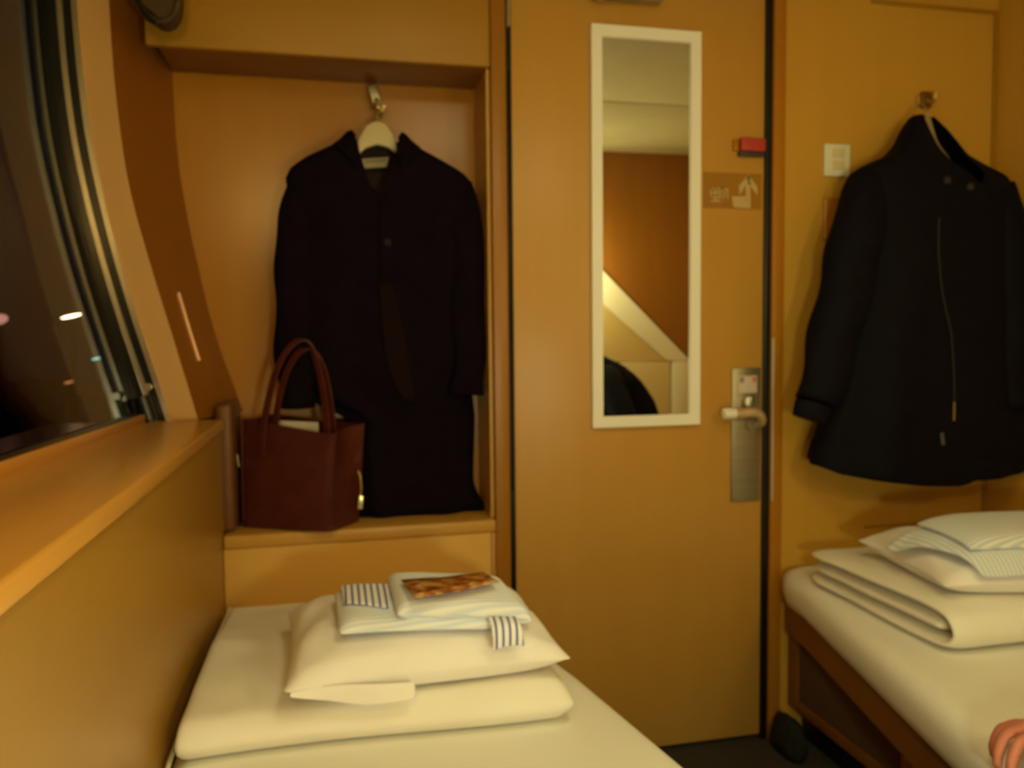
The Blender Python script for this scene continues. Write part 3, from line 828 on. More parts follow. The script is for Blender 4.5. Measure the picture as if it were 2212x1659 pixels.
# hanger and hook (left)
hg = thing('coat_hanger', 'broad cream hanger holding the long dark coat in the alcove', 'hanger', (at(812, 300, 1.945).x, 1.945, 1.42), 'coat hangers')
def hang_poly(Y):
    pts = [(772, 337), (769, 322), (775, 298), (790, 272), (806, 262), (818, 261), (834, 268), (849, 290), (858, 316), (858, 332), (840, 318), (815, 311), (790, 319)]
    return [at(x, y, Y) for x, y in pts]
bm = bmesh.new(); prism(bm, hang_poly(1.936), (0, .018, 0), .004)
obj('hump', bm, principled('cream_wood', (.60, .52, .30), .5), hg)
bm = bmesh.new()
tube(bm, smooth_path([at(770, 330, 1.945), at(735, 352, 1.95), at(690, 385, 1.955)], 10), .006, 8)
obj('arm', bm, CREAM, hg)
bm = bmesh.new(); tube(bm, smooth_path([at(858, 328, 1.945), at(895, 352, 1.95), at(940, 385, 1.955)], 10), .006, 8)
obj('arm', bm, CREAM, hg)
bm = bmesh.new(); c_ = at(815, 262, 1.945)
hk = smooth_path([c_, c_+Vector((0, 0, .016)), c_+Vector((.010, .004, .030)), c_+Vector((.010, .008, .043)), c_+Vector((-.001, .010, .049)), c_+Vector((-.011, .010, .042))], 20)
tube(bm, hk, .0022, 8); obj('wire_hook', bm, STEEL, hg)
c_ = at(814, 215, 2.03)
ck = thing('coat_hook', 'folding metal coat hook on the alcove back wall above the long coat', 'hook', (c_.x, 2.03, c_.z-.03), 'coat hooks')
bm = bmesh.new(); M_ = Matrix.Translation(at(808, 208, 2.02)) @ Matrix.Rotation(math.radians(-16), 4, 'Y')
box(bm, (-.012, -.012, -.022), (.014, .021, .026), .004, 3, M_); obj('base', bm, STEEL, ck)
bm = bmesh.new(); M_ = Matrix.Translation(at(823, 231, 1.99)) @ Matrix.Rotation(math.radians(38), 4, 'Y')
box(bm, (-.011, -.010, -.011), (.011, .022, .011), .002, 2, M_); obj('peg', bm, principled('hook_peg', (.50, .36, .16), .3, .5), ck)
bm = bmesh.new(); tube(bm, [at(823, 231, 1.998), at(812, 215, 2.012)], .006, 8); obj('pin', bm, STEEL, ck)

# --- short black jacket on the right panel
JY = 1.765
jr = px_rows([(250, 1976, 2018, 1.752, 1.800), (280, 1958, 2042, 1.735, 1.815), (310, 1944, 2062, 1.722, 1.822), (338, 1922, 2084, 1.715, 1.828), (358, 1876, 2126, 1.710, 1.832), (378, 1846, 2168, 1.706, 1.834), (410, 1840, 2182, 1.702, 1.836),
              (500, 1850, 2172, 1.695, 1.838), (650, 1838, 2178, 1.690, 1.84), (800, 1806, 2196, 1.686, 1.842), (900, 1776, 2202, 1.684, 1.844), (960, 1758, 2204, 1.684, 1.845), (1005, 1746, 2202, 1.686, 1.845), (1040, 1752, 2196, 1.69, 1.844)], JY, 1.7, 1.83)
jr.sort()
jz1 = jr[-1][0]
sx = at(2044, 1035, 1.70).x
def j_top(th):
    q_ = math.cos(th)
    if math.sin(th) > 0:
        k = max(0, 1-abs(q_-.30)/.62)
        return jz1 + (at(2048, 398, 1.71).z-jz1)*k**.9 - .0*q_
    return jz1 - .003
def j_bot(th):
    P = Gj.pt(th, jr[0][0]+.02)
    zl_ = [(at(x, y, JY).x, at(x, y, JY).z) for x, y in ((1745, 1000), (1790, 1017), (1850, 1028), (1950, 1040), (2043, 1041), (2047, 1029), (2120, 1024), (2202, 1012))]
    z = lerp_tab(zl_, P.x)[0]
    return z + (.012 if math.sin(th) < 0 else 0)
Gj = Garment(jr, j_top, j_bot, .006, 8, 5, 2.6)
jk = thing('jacket', 'short black zip jacket hanging on the panel over the right bed', 'jacket', (1.5, 1.77, .72))
ob = obj('body', Gj.mesh(96, 50), [JACKM, JACKM], jk, angle=180)
m = ob.modifiers.new('cloth', 'SOLIDIFY'); m.thickness = .005; m.offset = -1
bm = sleeve_mesh([S(1880, 392, 1.765), S(1856, 480, 1.745), S(1832, 600, 1.73), S(1798, 740, 1.715), S(1764, 868, 1.705)], [.056, .068, .068, .062, .052], .75, 2, .005)
obj('sleeve', bm, JACKM, jk, angle=180)
bm = sleeve_mesh([S(2150, 405, 1.765), S(2172, 480, 1.745), S(2184, 600, 1.735), S(2186, 740, 1.725), S(2182, 880, 1.72)], [.050, .056, .056, .052, .046], .75, 7, .004)
obj('sleeve', bm, JACKM, jk, angle=180)
bm = bmesh.new(); e_ = S(1757, 872, 1.705); d_ = (S(1748, 905, 1.703)-e_)
tube(bm, [e_, e_+d_*.5, e_+d_, e_+d_*1.02], [.045, .045, .043, .038], 24, True, .75)
obj('cuff', bm, JACKM, jk)
def on_front(G, pts, off):
    out = []
    for x, y in pts:
        w_ = at(x, y, 1.69); out.append(Vector((w_.x, G.front(w_.x, w_.z)-off, w_.z)))
    return out
zp = on_front(Gj, [(2030, 470), (2027, 540), (2033, 620), (2042, 670), (2052, 720), (2056, 790), (2057, 850), (2055, 905)], .004)
bm = bmesh.new(); tube(bm, smooth_path(zp, 40), .0012, 6)
obj('zipper', bm, principled('zip_metal', (.075, .070, .080), .45, .5), jk, label='fine metal zip edge running down the front')
zp2 = on_front(Gj, [(2056, 868), (2055, 908)], .0055)
bm = bmesh.new(); tube(bm, zp2, .0022, 6); obj('zip_slider', bm, principled('zip_brass', (.45, .36, .10), .35, .7), jk)
zp3 = on_front(Gj, [(2030, 934), (2033, 960)], .006)
bm = bmesh.new(); tube(bm, zp3, .005, 8, True, .5); obj('zip_pull', bm, principled('zip_grey', (.07, .065, .075), .5), jk)
for x, y in ((2052, 388), (2102, 402)):
    w_ = on_front(Gj, [(x, y)], .005)[0]
    bm = bmesh.new(); lathe(bm, [(0, -.004), (.008, -.003), (.010, 0), (.010, .003)], w_, 'Y', 14)
    obj('snap', bm, principled('snap_grey', (.035, .034, .042), .4, .3), jk)
# hem band
bm = bmesh.new(); rows = []
for i in range(97):
    th = 2*math.pi*i/96; zb_ = j_bot(th); r_ = []
    for k in (0, .2, .8, 1.0):
        P = Gj.pt(th, zb_+.055*k)
        r_.append(P + Vector((math.cos(th), -math.sin(th), 0))*(.0035 if 0 < k < 1 else .0005) + Vector((0, 0, 0)))
    rows.append(r_)
strip(bm, rows); o_ = obj('hem_band', bm, JACKM, jk, angle=180)
# small wooden hanger glimpsed in the collar and its hook
hg2 = thing('coat_hanger', 'wood hanger glimpsed in the open collar of the black jacket', 'hanger', (at(2016, 300, 1.775).x, 1.775, 1.52), 'coat hangers')
bm = bmesh.new(); tube(bm, smooth_path([at(2003, 252, 1.775), at(2011, 280, 1.774), at(2022, 312, 1.776), at(2052, 352, 1.790)], 12), [.003]+[.007]*11+[.005], 10)
obj('arm', bm, principled('hanger_wood', (.30, .22, .11), .5), hg2)
bm = bmesh.new(); tube(bm, smooth_path([at(2003, 252, 1.775), at(1985, 290, 1.775), at(1950, 345, 1.78), at(1900, 375, 1.785)], 12), [.004]+[.007]*11+[.006], 10)
obj('arm', bm, principled('hanger_wood_b', (.40, .28, .13), .45), hg2)
c_ = at(2003, 250, 1.775)
bm = bmesh.new(); tube(bm, smooth_path([c_, c_+Vector((0, 0, .014)), c_+Vector((.006, .018, .028)), c_+Vector((.004, .034, .038)), c_+Vector((0, .048, .028))], 18), .002, 8)
obj('wire_hook', bm, STEEL, hg2)
c_ = at(1999, 216, 1.85)
ck2 = thing('coat_hook', 'small bronze coat hook on the far panel above the black jacket', 'hook', (c_.x, 1.858, c_.z-.02), 'coat hooks')
obj('base', B((c_.x-.012, 1.846, c_.z-.020), (c_.x+.020, 1.860, c_.z+.022), .005, 3), principled('bronze', (.22, .10, .025), .35, .5), ck2)
bm = bmesh.new(); tube(bm, smooth_path([(c_.x, 1.848, c_.z), (c_.x, 1.825, c_.z-.012), (c_.x, 1.815, c_.z-.004), (c_.x, 1.812, c_.z+.010)], 12), .005, 10)
obj('peg', bm, principled('hook_brass', (.55, .38, .15), .3, .8), ck2)
obj('plate_edge', B((c_.x-.021, 1.851, c_.z-.013), (c_.x-.0135, 1.860, c_.z+.013), .002), principled('hook_light', (.6, .42, .2), .35, .5), ck2)

# ------------------------------------------------------------------ tote bag
bg = thing('tote_bag', 'burgundy leather tote bag on the low shelf in front of the long coat', 'bag', (-.09, 1.92, .631))
A_, B_, C_, D_ = Vector((-.215, 1.932)), Vector((-.018, 1.813)), Vector((.052, 1.915)), Vector((-.146, 2.030))
def bag_ring(t, n=14):
    """plan ring at height fraction t (0 bottom .. 1 top)"""
    dep = 1-.18*t**1.5
    ex = .012*t
    mid0, mid1 = (A_+D_)/2, (B_+C_)/2
    ax = (mid1-mid0).normalized()
    a = mid0+(A_-mid0)*dep-ax*ex*.4; d = mid0+(D_-mid0)*dep-ax*ex*.4
    b = mid1+(B_-mid1)*dep+ax*ex*1.3; c = mid1+(C_-mid1)*dep+ax*ex*2.4
    ins = 0.012*math.sin(t*math.pi)
    pts = []
    for p0, p1, bow in ((a, b, -.008*math.sin(math.pi*t)), (b, c, .016*t), (c, d, -.004), (d, a, .012*t)):
        e = p1-p0; nr = Vector((e.y, -e.x)).normalized()
        for k in range(n):
            s_ = (k+.12)/(n-.76) if k < n-1 else 1-.02
            s_ = .02+.96*k/(n-1)
            pts.append(p0+e*s_ - nr*bow*math.sin(math.pi*s_))
    return pts
H0, H1 = .632, .868
rows = []
for i in range(17):
    t = i/16
    ring = bag_ring(t); z = H0+(H1-H0)*t
    row = []
    for k, q_ in enumerate(ring):
        dz = 0
        if t == 0: dz = .004
        s_ = (q_-B_).length
        row.append(Vector((q_.x, q_.y, z + dz - .022*t*max(0, 1-(q_-A_).length/.3)*0 + .014*(1-t)*min(1, max(0, (B_-q_).length/.25))*0 + t*(-.012+.03*min(1, (q_-B_).length/.24)))) )
    rows.append(row)
bm = bmesh.new(); V = strip(bm, rows, True, False); bm.faces.new(V[0])
# inside rim
inn = [[v + (Vector((sum(p_.x for p_ in rows[-1])/len(rows[-1]), sum(p_.y for p_ in rows[-1])/len(rows[-1]), v.z))-v)*.06 - Vector((0, 0, dz)) for v in rows[-1]] for dz in (0, .02, .09)]
W_ = strip(bm, [rows[-1]]+inn, True, False); bm.faces.new(W_[-1])
bmesh.ops.remove_doubles(bm, verts=bm.verts[:], dist=1e-5)
obj('body', bm, LEATHER, bg, angle=50)
# piped vertical seams at the corners
for idx in (13, 14+13):
    pass
bm = bmesh.new(); tube(bm, [r[13]*.5+r[14]*.5 for r in rows[1:]], .0028, 8); obj('seam', bm, LEATHER, bg)
bm = bmesh.new(); tube(bm, [r[0]*.5+r[-1]*.5 for r in rows[1:]], .0028, 8); obj('seam', bm, LEATHER, bg)
def handle(pts):
    bm = bmesh.new(); pth = smooth_path(pts, 40); n = len(pth); rws = []
    for i, q_ in enumerate(pth):
        tg = (pth[min(i+1, n-1)]-pth[max(i-1, 0)]).normalized()
        wd = Vector((.75, -.66, 0)); wd = (wd - tg*wd.dot(tg))
        wd = wd.normalized() if wd.length > .15 else Vector((0, 0, 1))
        if i: 
            wd = (prev_*.6 + (wd if wd.dot(prev_) > 0 else -wd)*.4).normalized()
        prev_ = wd
        nn = tg.cross(wd)
        rws.append([q_+wd*.0075+nn*.0028, q_+wd*.0085, q_+wd*.0075-nn*.0028, q_-wd*.0075-nn*.0028, q_-wd*.0085, q_-wd*.0075+nn*.0028])
    strip(bm, rws, True, True); return bm
HY = 1.875
h1 = [at(566, 985, 1.888), at(568, 930, 1.886), at(583, 850, 1.88), at(606, 780, 1.876), at(640, 738, 1.872), at(668, 742, 1.868), at(688, 795, 1.860), at(702, 870, 1.852), at(708, 940, 1.846), at(706, 990, 1.836)]
obj('handle', handle(h1), LEATHER, bg)
h2 = [at(592, 945, 1.920), at(600, 880, 1.902), at(617, 810, 1.890), at(645, 762, 1.882), at(676, 756, 1.878), at(700, 800, 1.882), at(714, 870, 1.882), at(722, 945, 1.882)]
obj('handle', handle(h2), LEATHER, bg)
c_ = at(776, 1062, 1.885)
bm = bmesh.new()
tube(bm, smooth_path([at(773, 1018, 1.885), at(778, 1030, 1.88), at(780, 1060, 1.878), at(776, 1072, 1.882)], 10), .003, 8)
obj('clasp_ring', bm, principled('gold_metal', (.75, .60, .22), .25, .9), bg)
bm = bmesh.new(); box(bm, (-.006, -.003, -.016), (.006, .003, .016), .002, 2, Matrix.Translation(at(779, 1085, 1.878)) @ Matrix.Rotation(.1, 4, 'Y'))
obj('zip_tab', bm, principled('silver_gold', (.80, .72, .45), .25, .8), bg)
bm = bmesh.new(); tube(bm, [at(512, 982, 1.925), at(513, 995, 1.924), at(516, 1008, 1.925)], .0028, 8)
obj('side_ring', bm, CHROME, bg)
# papers standing in the bag
bm = bmesh.new(); rows = []
pp = [at(600, 908, 1.935), at(688, 912, 1.905), at(690, 970, 1.907), at(602, 968, 1.937)]
rows = [[pp[0].lerp(pp[1], i/6).lerp(pp[3].lerp(pp[2], i/6), j/3) for j in range(4)] for i in range(7)]
strip(bm, rows); o_ = obj('papers', bm, principled('paper', (.55, .50, .40), .8)); m = o_.modifiers.new('c', 'SOLIDIFY'); m.thickness = .003
tag(o_, 'pale papers sticking up inside the burgundy tote bag', 'papers')

# bundle on the floor by the right bed
bm = bmesh.new()
bmesh.ops.create_icosphere(bm, subdivisions=4, radius=1)
for v in bm.verts:
    n_ = v.co.copy(); k = 1+.18*nz(n_, 1.7, 3)+.06*nz(n_, 5, 4)
    z = max(-.62, n_.z)
    v.co = Vector((1.112+.034*n_.x*k, 1.775+.065*n_.y*k, .0375+.060*z*k if z > 0 else .0375+.060*z))
tag(obj('bundle', bm, DARKG, angle=180), 'small dark soft bundle on the floor at the foot of the right bed', 'bundle')

# ------------------------------------------------------------------ head end of the right bed (seen in the mirror)
def pmir(px, py, Y):
    d = ray(px, py); t = (2*D-Y)/d.y; q_ = CAM+d*t; return Vector((q_.x, Y, q_.z))
BY = -.04
bh = thing('headboard_bulkhead', 'cream sloping bulkhead at the head of the right bed, reflected in the mirror', 'bulkhead', (1.45, -.16, .47))
sl0, sl1 = pmir(1290, 575, BY), pmir(1488, 779, BY)
lo0, lo1 = pmir(1290, 648, BY), pmir(1440, 779, BY)
slope = (sl1.z-sl0.z)/(sl1.x-sl0.x)
xl = .99; zl_ = sl0.z+slope*(xl-sl0.x); zl2_ = lo0.z+(lo1.z-lo0.z)/(lo1.x-lo0.x)*(xl-lo0.x)
zt = lo1.z
bm = bmesh.new()
xr_ = RX-.002
prism(bm, [Vector((xl, BY, zl2_)), Vector((lo1.x, BY, zt)), Vector((xr_, BY, zt)), Vector((xr_, BY, sl0.z+slope*(xr_-sl0.x))), Vector((xl, BY, zl_))], (0, -.019, 0))
obj('sloping_beam', bm, principled('cream_gloss', (.95, .93, .84), .5), bh, smooth=False)
bm = bmesh.new()
prism(bm, [Vector((xl, BY-.012, zt)), Vector((xr_, BY-.012, zt)), Vector((xl, BY-.012, zl2_+.02))], (0, -.007, 0))
obj('infill', bm, principled('tan_panel', (.74, .56, .26), .5), bh, smooth=False)
obj('headboard', B((xl, -.26, .48), (pmir(1446, 800, BY).x, BY-.004, zt-.004), .003), principled('headboard_cream', (.82, .70, .42), .5), bh)
obj('side_post', B((pmir(1450, 800, BY).x, -.26, .48), (xr_, BY+.002, zt-.004), .003), principled('post_cream', (.95, .93, .84), .5), bh)

# ------------------------------------------------------------------ person on the right bed
def skin_fig(V, E, R, lv=2):
    me = bpy.data.meshes.new('tmp'); me.from_pydata([Vector(v) for v in V], E, [])
    o = bpy.data.objects.new('tmp', me); COL.objects.link(o)
    o.modifiers.new('skin', 'SKIN')
    for i, r in enumerate(R):
        rr = r if isinstance(r, tuple) else (r, r)
        me.skin_vertices[0].data[i].radius = rr
    me.skin_vertices[0].data[0].use_root = True
    s = o.modifiers.new('s', 'SUBSURF'); s.levels = lv; s.render_levels = lv
    dg = bpy.context.evaluated_depsgraph_get(); dg.update()
    ev = o.evaluated_get(dg); m2 = bpy.data.meshes.new_from_object(ev)
    bm = bmesh.new(); bm.from_mesh(m2)
    bpy.data.objects.remove(o); bpy.data.meshes.remove(me); bpy.data.meshes.remove(m2)
    return bm
def merge(dst, src):
    me = bpy.data.meshes.new('t'); src.to_mesh(me); src.free(); dst.from_mesh(me); bpy.data.meshes.remove(me)
def voxel(bm, vs, smooth_n=3):
    me = bpy.data.meshes.new('t'); bm.to_mesh(me); bm.free()
    o = bpy.data.objects.new('t', me); COL.objects.link(o)
    m = o.modifiers.new('r', 'REMESH'); m.mode = 'VOXEL'; m.voxel_size = vs
    s = o.modifiers.new('s', 'SMOOTH'); s.iterations = smooth_n; s.factor = .5
    dg = bpy.context.evaluated_depsgraph_get(); dg.update()
    m2 = bpy.data.meshes.new_from_object(o.evaluated_get(dg))
    out = bmesh.new(); out.from_mesh(m2)
    bpy.data.objects.remove(o); bpy.data.meshes.remove(me); bpy.data.meshes.remove(m2)
    return out
pelv = Vector((1.36, .22, .598)); spine1 = Vector((1.37, .22, .70)); chest = Vector((1.27, .22, .82)); neckb = Vector((1.155, .225, .915)); neck = Vector((1.095, .23, .955)); 
skull = Vector((1.005, .235, 1.035))
shR, shL = Vector((1.17, .395, .875)), Vector((1.19, .065, .875))
elR, wrR = Vector((1.200, .625, .660)), Vector((1.043, .880, .512))
elL, wrL = Vector((1.13, .04, .69)), Vector((1.05, .14, .630))
hipR, hipL = Vector((1.30, .31, .578)), Vector((1.30, .13, .578))
knR, knL = Vector((1.03, .50, .560)), Vector((1.03, .06, .560))
anR, anL = Vector((1.00, .16, .522)), Vector((1.10, .32, .525))
toR, toL = Vector((1.00, .03, .512)), Vector((1.11, .42, .515))
def chain(P, Rd):
    return skin_fig(P, [(i, i+1) for i in range(len(P)-1)], Rd)
def body_bm():
    """torso, limbs and neck as overlapping chains; the voxel union turns them into one surface"""
    o = chain([pelv+Vector((0, 0, .01)), pelv.lerp(spine1, .5), spine1, chest, neckb, neck, skull], [(.118, .128), (.124, .120), (.120, .118), (.122, .135), (.075, .085), .054, .058])
    for s_, e_, w_ in ((shR, elR, wrR), (shL, elL, wrL)):
        merge(o, chain([chest.lerp(neckb, .45), s_, s_.lerp(e_, .5), e_, e_.lerp(w_, .45), w_], [.070, .064, .053, .044, .040, .026]))
    for h_, k_, a_, t_ in ((hipR, knR, anR, toR), (hipL, knL, anL, toL)):
        merge(o, chain([pelv.lerp(h_, .4), h_, h_.lerp(k_, .5), k_], [.085, .092, .078, .058]))
        merge(o, chain([k_+(k_-a_).normalized()*.01, k_.lerp(a_, .35), a_.lerp(k_, .25), a_, t_], [.055, .053, .040, .034, .030]))
    return o
bm = body_bm()
# head: shaped ellipsoid with brow, nose, mouth, chin and ears; face looks to -X and down
hb = bmesh.new(); bmesh.ops.create_icosphere(hb, subdivisions=5, radius=1)
for v in hb.verts:
    n_ = v.co.copy()
    fx, sd, up_ = -n_.x, n_.y, n_.z      # fx>0 = face side
    x = fx*.096; y = sd*.074; z = up_*.118
    if up_ < 0: y *= 1+.22*up_; x = x*(1+.10*up_) + .012*(-up_)*(1 if fx > 0 else 0)
    if fx > .2:
        x += .020*math.exp(-((sd/.13)**2) - ((up_+.10)/.16)**2)          # nose
        x -= .008*math.exp(-((abs(sd)-.36)/.16)**2 - ((up_-.06)/.10)**2)  # eye sockets
        x += .005*math.exp(-((up_-.22)/.08)**2 - (sd/.5)**2)              # brow
        x += .006*math.exp(-((sd/.28)**2) - ((up_+.42)/.05)**2)           # lips
        x -= .004*math.exp(-((sd/.28)**2) - ((up_+.47)/.02)**2)
        x += .008*math.exp(-((sd/.3)**2) - ((up_+.80)/.16)**2)            # chin
    v.co = Vector((-x, y, z))
for s_ in (-1, 1):                                                        # ears
    eb = bmesh.new(); bmesh.ops.create_icosphere(eb, subdivisions=3, radius=1)
    for v in eb.verts: v.co = Vector((v.co.x*.018+.008, s_*.074+v.co.y*.008, v.co.z*.030-.006))
    merge(hb, eb)
HM = Matrix.Translation(skull+Vector((-.02, .005, .035))) @ Matrix.Rotation(math.radians(-22), 4, 'Y')
for v in hb.verts: v.co = HM @ v.co
merge(bm, hb)
# right hand braced over the edge of the mattress
def finger(pts, r):
    return skin_fig(pts, [(i, i+1) for i in range(len(pts)-1)], r, 2)
palm0 = wrR
kn = [Vector((.945, .868, .524)), Vector((.938, .890, .529)), Vector((.936, .912, .529)), Vector((.942, .934, .523))]
kn = [Vector((.946, .865, .507)), Vector((.938, .887, .513)), Vector((.938, .909, .512)), Vector((.946, .930, .505))]
ph = skin_fig([wrR, wrR.lerp(kn[1].lerp(kn[2], .5), .5)+Vector((0, 0, .004)), kn[0]+Vector((.012, 0, 0)), kn[1]+Vector((.012, 0, 0)), kn[2]+Vector((.012, 0, 0)), kn[3]+Vector((.012, 0, 0))], [(0, 1), (1, 2), (1, 3), (1, 4), (1, 5)], [(.026, .020), (.034, .018), .013, .013, .013, .012], 2)
merge(bm, ph)
ln = [.92, 1.05, 1.0, .82]
for i, k in enumerate(kn):
    q1 = k + Vector((-.036, -.010+.002*i, -.002))*ln[i]
    q2 = q1 + Vector((-.020, -.008, -.020))*ln[i]
    q3 = q2 + Vector((-.004, -.006, -.022))*ln[i]
    merge(bm, finger([k+Vector((.016, 0, -.001)), k, q1, q2, q3], [.0095, .0098, .0088, .0082, .0070]))
th0 = wrR.lerp(kn[0], .30)+Vector((0, -.012, -.004))
merge(bm, finger([th0, th0+Vector((-.018, -.030, -.006)), th0+Vector((-.044, -.044, -.012)), th0+Vector((-.066, -.044, -.018))], [.015, .0125, .0105, .0088]))
# left hand resting on the knee
kl = [wrL+Vector((-.075, -.022+.017*i, -.012)) for i in range(4)]
merge(bm, skin_fig([wrL, wrL+Vector((-.04, 0, 0))]+kl, [(0, 1)]+[(1, 2+i) for i in range(4)], [(.026, .020), (.034, .018), .012, .012, .012, .012], 2))
for i, k in enumerate(kl):
    merge(bm, finger([k+Vector((.014, 0, 0)), k, k+Vector((-.032, .002, -.008)), k+Vector((-.05, .003, -.026))], [.0095, .0095, .0085, .007]))
merge(bm, finger([wrL+Vector((-.02, .018, -.004)), wrL+Vector((-.036, .045, -.006)), wrL+Vector((-.062, .056, -.012))], [.014, .011, .0088]))
bm = voxel(bm, .0042, 3)
pe = thing('person', 'person in dark clothes sitting on the right bed, hand braced on the mattress edge', 'person', (1.3, .22, .47))
SEGS = [('torso', pelv, spine1, .12), ('torso', spine1, chest, .12), ('torso', chest, neckb, .10), ('head', neckb.lerp(neck, .7), neck, .05), ('head', neck, skull, .07),
        ('arm', shR, elR, .05), ('arm', elR, elR.lerp(wrR, .92), .04), ('hand', wrR, kn[1]+Vector((-.05, 0, -.02)), .03), ('arm', shL, elL, .05), ('arm', elL, elL.lerp(wrL, .92), .04), ('hand', wrL, wrL+Vector((-.10, 0, -.01)), .03),
        ('arm', chest, shR, .06), ('arm', chest, shL, .06), ('leg', hipR, knR, .075), ('leg', hipL, knL, .075), ('leg', knR, anR, .05), ('leg', knL, anL, .05), ('leg', pelv+Vector((0, 0, -.05)), hipR, .08), ('leg', pelv+Vector((0, 0, -.05)), hipL, .08),
        ('foot', anR.lerp(toR, .15), toR, .035), ('foot', anL.lerp(toL, .15), toL, .035)]
def seg_of(p):
    best = None
    for n_, a_, b_, r_ in SEGS:
        d_ = b_-a_; t = max(0, min(1, (p-a_).dot(d_)/max(d_.length_squared, 1e-9)))
        k = (p-(a_+d_*t)).length - r_
        if best is None or k < best[0]: best = (k, n_)
    return best[1]
bm.normal_update()
lab = {v.index: seg_of(v.co) for v in bm.verts}
def clothing(keep, off, wr):
    c = bmesh.new(); mp = {}
    for f in bm.faces:
        if any(lab[v.index] in keep for v in f.verts):
            vs_ = []
            for v in f.verts:
                if v.index not in mp: mp[v.index] = c.verts.new(v.co + v.normal*(off + wr*nz(v.co, 22, 4) + wr*.8*nz(v.co, 9, 6)))
                vs_.append(mp[v.index])
            c.faces.new(vs_)
    return c
bm.verts.ensure_lookup_table()
HI = HM.inverted()
def hair_bm():
    c = bmesh.new(); mp = {}
    def inh(p):
        q_ = HI @ p; fx, sd, up_ = -q_.x/.096, q_.y/.074, q_.z/.118
        if up_ < -.75 or up_ > 1.3: return 0
        line = .62 if fx > .35 else (.62 - (.35-fx)*2.2)
        return up_ - line + .012*math.sin(sd*14)
    for f in bm.faces:
        if all(lab[v.index] == 'head' and inh(v.co) > 0 for v in f.verts):
            vs_ = []
            for v in f.verts:
                if v.index not in mp:
                    k = min(1, inh(v.co)/.25)
                    mp[v.index] = c.verts.new(v.co + v.normal*(.0025+.0115*k + .003*nz((v.co.x*3, v.co.y*3, v.co.z), 30, 5)))
                vs_.append(mp[v.index])
            c.faces.new(vs_)
    return c
jb, tb, hbm = clothing(('torso', 'arm'), .009, .003), clothing(('leg',), .009, .003), hair_bm()
obj('body', bm, SKIN, pe, angle=180)
for n_, b_, m_ in (('jumper', jb, NAVY), ('trousers', tb, TROUS), ('hair', hbm, HAIRM)):
    o_ = obj(n_, b_, m_, pe, angle=180); m = o_.modifiers.new('s', 'SMOOTH'); m.iterations = 5; m.factor = .5; m = o_.modifiers.new('c', 'SOLIDIFY'); m.thickness = .003
EYEW = principled('eye_white', (.75, .70, .62), .25); EYED = principled('eye_dark', (.025, .015, .010), .15)
for s_ in (-1, 1):
    eb = bmesh.new(); bmesh.ops.create_uvsphere(eb, u_segments=20, v_segments=12, radius=.0112)
    for v in eb.verts: v.co = HM @ (Vector((v.co.x, v.co.y*1.1, v.co.z*.72))+Vector((-.0730, s_*.028, .006)))
    ey = obj('eye', eb, EYEW, pe, angle=180)
    eb = bmesh.new(); bmesh.ops.create_uvsphere(eb, u_segments=16, v_segments=10, radius=.0055)
    for v in eb.verts: v.co = HM @ (v.co+Vector((-.0795, s_*.028, .0055)))
    obj('iris', eb, EYED, ey, angle=180)
    eb = bmesh.new(); tube(eb, [HM @ Vector((-.0945+.010*abs(k-.35), s_*(.014+.034*k), .024+.006*math.sin(k*2.6))) for k in (0, .25, .5, .75, 1)], [.0018, .003, .003, .0025, .0012], 8)
    obj('eyebrow', eb, HAIRM, pe, angle=180)
eb = bmesh.new(); bmesh.ops.create_uvsphere(eb, u_segments=20, v_segments=12, radius=1)
for v in eb.verts: v.co = HM @ Vector((-.0905+v.co.x*.009+.010*v.co.y**2, v.co.y*.022, -.0500+v.co.z*.0065*(1-.5*v.co.y**2)))
obj('lips', eb, principled('lips', (.42, .11, .09), .45), pe, angle=180)
for a_, t_ in ((anR, toR), (anL, toL)):
    obj('sock', skin_fig([a_.lerp(t_, -.1), a_.lerp(t_, .3), t_+Vector((0, 0, -.004))], [(0, 1), (1, 2)], [.044, .042, .036]), DARKG, pe, angle=180)

# ------------------------------------------------------------------ lamps
rl_ = thing('reading_lamp', 'reading lamp high on the near wall beside the window', 'lamp', (-.26, REAR, 1.70))
obj('housing', B((-.36, REAR, 1.66), (-.16, REAR+.05, 1.80), .01, 3), CREAM, rl_)
obj('diffuser', B((-.35, REAR+.05, 1.67), (-.17, REAR+.058, 1.79), .003), emitter('reading_lamp_glow', LAMP_A, PA), rl_)
cl_ = thing('ceiling_lamp', 'shallow ceiling lamp over the gangway between the beds', 'lamp', (.45, .55, CEIL-.03))
obj('rim', B((.25, .25, CEIL-.022), (.65, .85, CEIL), .006, 3), CREAM, cl_)
obj('diffuser', B((.27, .27, CEIL-.030), (.63, .83, CEIL-.0225), .003), emitter('ceiling_lamp_glow', LAMP_C, PC), cl_)
def sconce(name, label, base, ball, r, mat):
    t = thing(name, label, 'lamp', base, 'round wall lamps at the bed heads')
    b_, q_ = Vector(base), Vector(ball)
    bm = bmesh.new(); lathe(bm, [(0, 0), (.040, 0), (.040, .012), (.012, .018), (.012, .022)], b_, 'Y', 24)
    obj('wall_plate', bm, STEEL, t)
    bm = bmesh.new(); tube(bm, smooth_path([b_+Vector((0, .015, 0)), b_.lerp(q_, .5)+Vector((0, 0, -.012)), q_+Vector((0, -r*.85, 0))], 10), .007, 10)
    obj('arm', bm, STEEL, t)
    bm = bmesh.new(); bmesh.ops.create_uvsphere(bm, u_segments=32, v_segments=20, radius=r)
    bmesh.ops.translate(bm, verts=bm.verts[:], vec=q_)
    obj('lamp_shade', bm, mat, t)
sconce('wall_lamp', 'round wall lamp above the head of the left bed', (.34, REAR, .84), (.34, -.20, .85), .055, emitter('wall_lamp_glow', LAMP_B, PB))
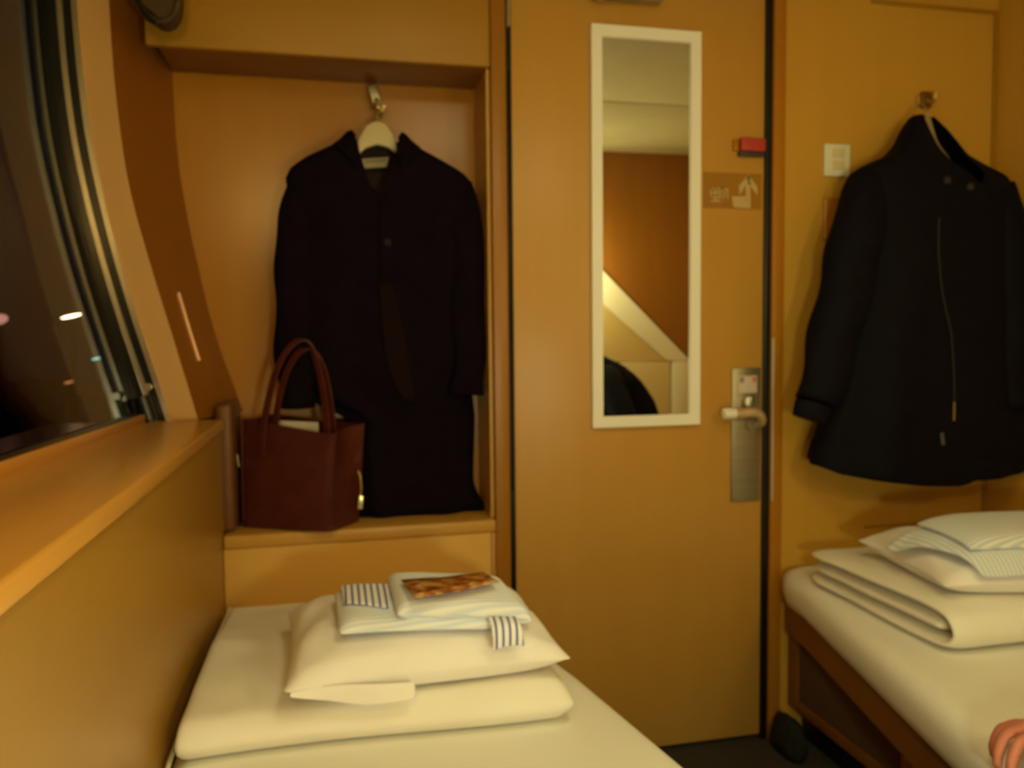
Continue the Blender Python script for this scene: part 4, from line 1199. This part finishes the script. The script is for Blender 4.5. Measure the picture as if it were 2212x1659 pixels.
sconce('wall_lamp', 'round wall lamp on the sloping bulkhead at the head of the right bed', (1.09, BY, 1.40), (1.09, .15, 1.40), .055, emitter('bulkhead_lamp_glow', LAMP_E, PE))

# ------------------------------------------------------------------ night outside
struct('floor_outside', B((-60, -20, -1.6), (-.9, 60, -1.5)), principled('ballast', (.01, .01, .012), .9))
def street_lamp(px, py, X, size, col, s, label, flat=.3):
    q_ = atx(px, py, X)
    t = thing('street_lamp', label, 'lamp', (q_.x, q_.y, -1.5), 'street lamps outside the window')
    bm = bmesh.new(); tube(bm, [(q_.x, q_.y+.02, -1.5), (q_.x, q_.y+.02, q_.z+.03)], [.05, .03], 8)
    obj('pole', bm, principled('lamp_pole', (.02, .02, .02), .6), t)
    bm = bmesh.new(); d_ = Vector((.95, .05, .22)).normalized()
    bmesh.ops.create_uvsphere(bm, u_segments=16, v_segments=10, radius=1)
    M_ = Matrix.Translation(q_) @ Vector((0, 0, 1)).rotation_difference(d_).to_matrix().to_4x4()
    for v in bm.verts: v.co = M_ @ Vector((v.co.x*size*flat, v.co.y*size*flat, v.co.z*size))
    obj('lamp_head', bm, emitter('glow_'+label[:6].replace(' ', '_'), col, s), t)
street_lamp(153, 683, -4.5, .17, (1.0, .62, .36), 20, 'bright warm street lamp outside, rightmost through the window', .13)
street_lamp(-4, 690, -4.5, .12, (1.0, .42, .32), 1.0, 'dim pink street lamp outside at the left edge of the picture', .6)
street_lamp(207, 775, -4.0, .07, (.35, .9, .75), 3.0, 'small green signal lamp low outside the window', .2)
street_lamp(148, 826, -4.0, .07, (1.0, .35, .12), 1.2, 'small orange lamp low outside the window, below the bright one', .25)

w = bpy.data.worlds.new('night'); SC.world = w; w.use_nodes = True
w.node_tree.nodes['Background'].inputs['Color'].default_value = (.004, .0035, .006, 1)
w.node_tree.nodes['Background'].inputs['Strength'].default_value = 1.0

# ------------------------------------------------------------------ camera
cd = bpy.data.cameras.new('camera'); co = bpy.data.objects.new('camera', cd); COL.objects.link(co)
cd.sensor_fit = 'HORIZONTAL'; cd.sensor_width = 36; cd.lens = F/2212*36; cd.clip_start = .02
r_, u_, f_ = rot(1, 0, 0), rot(0, -1, 0), rot(0, 0, 1)
M_ = Matrix((( r_.x, u_.x, -f_.x, CAM.x), (r_.y, u_.y, -f_.y, CAM.y), (r_.z, u_.z, -f_.z, CAM.z), (0, 0, 0, 1)))
co.matrix_world = M_
cd.dof.use_dof = True; cd.dof.focus_distance = .5; cd.dof.aperture_fstop = 9.0
SC.camera = co
vs = SC.view_settings
SC.display_settings.display_device = 'sRGB'
vs.view_transform = 'Standard'; vs.look = 'None'; vs.gamma = 1.0; vs.use_curve_mapping = False
vs.exposure = 0.0
try: SC.cycles.max_bounces = 10; SC.cycles.diffuse_bounces = 6; SC.cycles.glossy_bounces = 5
except Exception: pass
